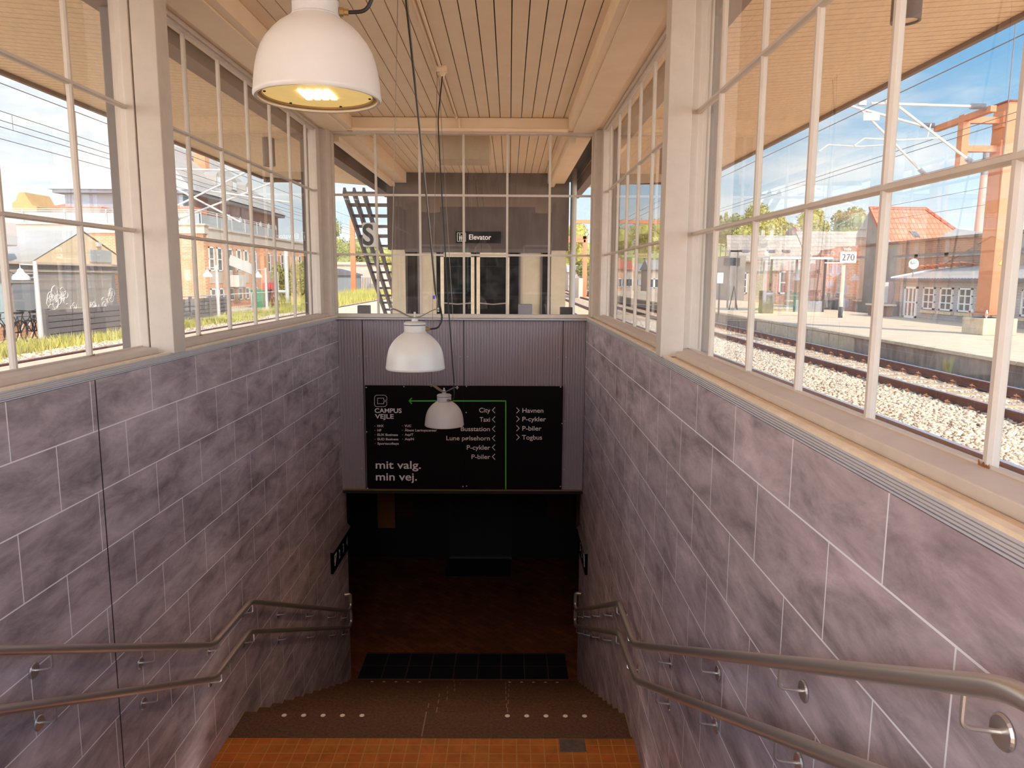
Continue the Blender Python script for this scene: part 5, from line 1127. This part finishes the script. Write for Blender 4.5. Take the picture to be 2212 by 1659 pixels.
for a, b_ in (((-12.6, 27, 3.75), (-9.4, 27.2, 3.72)), ((-12.3, 27, 2.25), (-8.9, 27.2, 3.9)), ((-12.2, 28, 2.1), (-8.6, 28.4, 3.55)), ((-11.0, 28, 3.1), (-8.2, 28.6, 2.75)), ((-12.5, 27.2, 3.4), (-9.8, 27.6, 1.95))):
    obj('tube', MB().tube([a, b_], .035, 8), 'pwhite', ls_, smooth=True)
insulator((-12.6, 27, 2.1), (-12.15, 27, 2.32), ls_); insulator((-12.7, 28, 1.95), (-12.2, 28, 2.1), ls_)
# overhead wires
WIRES = []
def wire(x, z, y0, y1, label, r=.010, x2=None, z2=None):
    n = 14; pts_ = []
    for i in range(n+1): u = i/n; pts_.append((x+((x2 if x2 is not None else x)-x)*u, y0+(y1-y0)*u, z+((z2 if z2 is not None else z)-z)*u))
    o = tag(obj('overhead_wire', MB().tube(pts_, r, 5), 'wire'), label, 'wire', 'overhead wires above the tracks'); WIRES.append(o); return o
for x, z, lb_ in ((7.83, 3.72, 'contact wire over the second right track, seen against blue sky'), (7.75, 3.98, 'highest wire beside the right canopy edge'), (11.9, 3.92, 'upper of two close wires passing the orange mast frame'), (11.9, 3.76, 'lower of two close wires passing the orange mast frame'), (15.2, 3.86, 'wire passing behind the orange mast above its lower beam'), (19, 3.66, 'upper wire crossing in front of the factory chimney'), (21, 3.3, 'lower wire crossing in front of the factory chimney')):
    wire(x, z, 4, 90, lb_)
for x, z, lb_ in ((-9.9, 3.69, 'highest overhead wire below the left canopy edge'), (-13.4, 4.27, 'second overhead wire from the top on the left'), (-13.4, 4.03, 'third overhead wire from the top on the left'), (-13.4, 3.86, 'fourth overhead wire from the top on the left'), (-13.4, 3.55, 'lowest overhead wire on the left')):
    wire(x, z, 10, 90, lb_)
for wi, x, y, z0, z1 in ((8, -13.4, 20.8, 3.86, 4.27), (7, -9.9, 17.6, 2.95, 3.69), (1, 7.75, 12.0, 1.9, 3.98)):
    obj('dropper', MB().tube([(x, y, z0), (x, y, z1)], .007, 5), 'wire', WIRES[wi])
# ---- opposite platform furniture
sg2 = thing('distance_sign', 'white 270 metre sign hanging on a pole on the opposite platform', 'sign', (12.9, 29.2, -1.48))
obj('pole', MB().tube([(12.95, 29.0, -1.48), (12.95, 29.0, .55)], .07, 12), 'concl', sg2, smooth=True); obj('pole_foot', MB().tube([(12.95, 29.0, -1.48), (12.95, 29.0, -1.05)], .085, 12), 'sblack', sg2)
pnl = obj('panel', MB().box(12.78, 28.95, .64, 13.40, 28.98, 1.06), 'signwhite', sg2); text('lettering', '270', .36, (12.83, 28.945, .73), 'signgrey', sg2, ext=.002, bold=.004, sx=.93)
obj('hanger', MB().box(12.2, 28.98, .62, 12.95, 29.02, .66), 'pwhite', sg2)
text('lettering', 'Vejle', .15, (12.88, 28.945, 1.12), 'signwhite', sg2, ext=.002); obj('name_plate', MB().box(12.80, 28.95, 1.09, 13.35, 28.97, 1.26), 'fascia', sg2)
s5 = thing('platform_number_sign', 'small sign with the number 5 left of the big orange mast', 'sign', (14.2, 22.3, .4))
obj('panel', MB().box(14.10, 22.3, .48, 14.32, 22.33, .85), 'greydoor', s5); text('lettering', '5', .30, (14.13, 22.29, .54), 'signwhite', s5, ext=.002, bold=.006); obj('pole', MB().tube([(14.38, 22.35, -1.48), (14.38, 22.35, .95)], .035, 8), 'galv', s5)
st5 = thing('arrow_sign', 'small white sign with an upward arrow left of the grey house', 'sign', (15.7, 30.9, -.6)); xa = 15.3
obj('panel', MB().box(xa, 30.9, -.95, xa+.42, 30.93, -.10), 'signwhite', st5)
obj('arrow', MB().box(xa+.18, 30.88, -.75, xa+.21, 30.9, -.38).bar((xa+.195, 30.89, -.36), (xa+.12, 30.89, -.46), .02, .03, up=(0,1,0)).bar((xa+.195, 30.89, -.36), (xa+.27, 30.89, -.46), .02, .03, up=(0,1,0)), 'signgrey', st5)
obj('post', MB().box(xa+.19, 30.93, -1.5, xa+.23, 30.97, -.1), 'galv', st5)
sl = thing('platform_shelter', 'glass waiting shelter on the opposite platform, left of the 270 sign', 'shelter', (13.2, 34.5, -1.48))
for x, y in ((11.9, 34), (13.05, 34), (14.35, 34), (11.9, 36.2), (14.35, 36.2)): obj('post', MB().box(x-.04, y-.04, -1.48, x+.04, y+.04, .90), 'sblack', sl)
obj('roof', MB().box(11.75, 33.8, .90, 14.6, 36.4, 1.0), 'pwhite', sl)
for a, b_ in ((11.94, 13.01), (13.09, 14.31)): obj('glass_panel', MB().box(a, 33.99, -.95 if a > 13 else -1.4, b_, 34.0, .88), 'glass', sl)
obj('low_wall', MB().box(13.05, 33.97, -1.48, 14.4, 34.03, -.98), 'greydoor', sl); obj('back_glass', MB().box(11.94, 36.19, -1.4, 14.31, 36.2, .88), 'glass', sl)
obj('bench', MB().box(12.2, 35.6, -1.05, 14.0, 36.0, -.99).box(12.3, 35.65, -1.48, 12.36, 35.95, -1.05).box(13.85, 35.65, -1.48, 13.91, 35.95, -1.05), 'sleeper', sl)
for px, wd, hh, lb_ in ((1578, .30, .20, 'wide dark display board hanging over the opposite platform'), (1596, .06, .20, 'narrow dark display board beside the wide one')):
    c = at(px, 565.5, 38); t = thing('display_board', lb_, 'display', (c.x, 38, -1.48)); obj('panel', MB().box(c.x-wd, 38, c.z-hh, c.x+wd, 38.15, c.z+hh), 'sblack', t); obj('post', MB().tube([(c.x, 38.2, -1.48), (c.x, 38.2, c.z+.6)], .05, 8), 'galv', t); obj('arm', MB().box(c.x-.4, 38.15, c.z+.5, c.x+.6, 38.25, c.z+.58), 'galv', t)
c = at(1556, 600, 30); t = thing('notice_board', 'white notice on a thin post before the dark shed', 'sign', (c.x, 30, -1.48)); obj('panel', MB().box(c.x-.12, 30, c.z-.22, c.x+.12, 30.03, c.z+.2), 'signwhite', t); obj('post', MB().box(c.x-.03, 30.03, -1.48, c.x+.03, 30.07, c.z), 'sblack', t)
c = at(1584, 655, 36); t = thing('folding_stand', 'thin dark folding stand on the opposite platform', 'stand', (c.x, 36, -1.48)); obj('legs', MB().tube([(c.x-.2, 36, -1.48), (c.x, 36, -.35), (c.x+.2, 36, -1.48)], .03, 6), 'sblack', t)
t = thing('litter_bin', 'dark litter bin on the opposite platform beside the shelter', 'bin', (11.2, 32.5, -1.48)); obj('body', MB().box(11.0, 32.3, -1.48, 11.5, 32.8, -.5), 'column', t, bevel=.02)
t = thing('dark_box', 'low black box at the foot of the graffiti brick wall', 'box', (15.8, 37, -1.48)); obj('body', MB().box(15.4, 36.8, -1.48, 16.3, 37.3, -1.0), 'sblack', t, bevel=.02)

wb = thing('added_rear_building', 'added unseen brown building behind the stairs, for the end window to reflect', 'building', (0, -12, -1.47))  # unseen block added so the end window mirrors it instead of bright sky
obj('walls', MB().box(-7, -16, -1.47, 5, -10, 2.55), 'concdark', wb); obj('roof', MB().box(-7.6, -16.5, 2.55, 5.6, -9.4, 2.72), 'fascia', wb)
window(wb, 'Y', -10, -3.5, -1.5, -.6, 1.2, 1, vm=1, hm_=0); window(wb, 'Y', -10, .5, 2.5, -.6, 1.2, 1, vm=1, hm_=0)
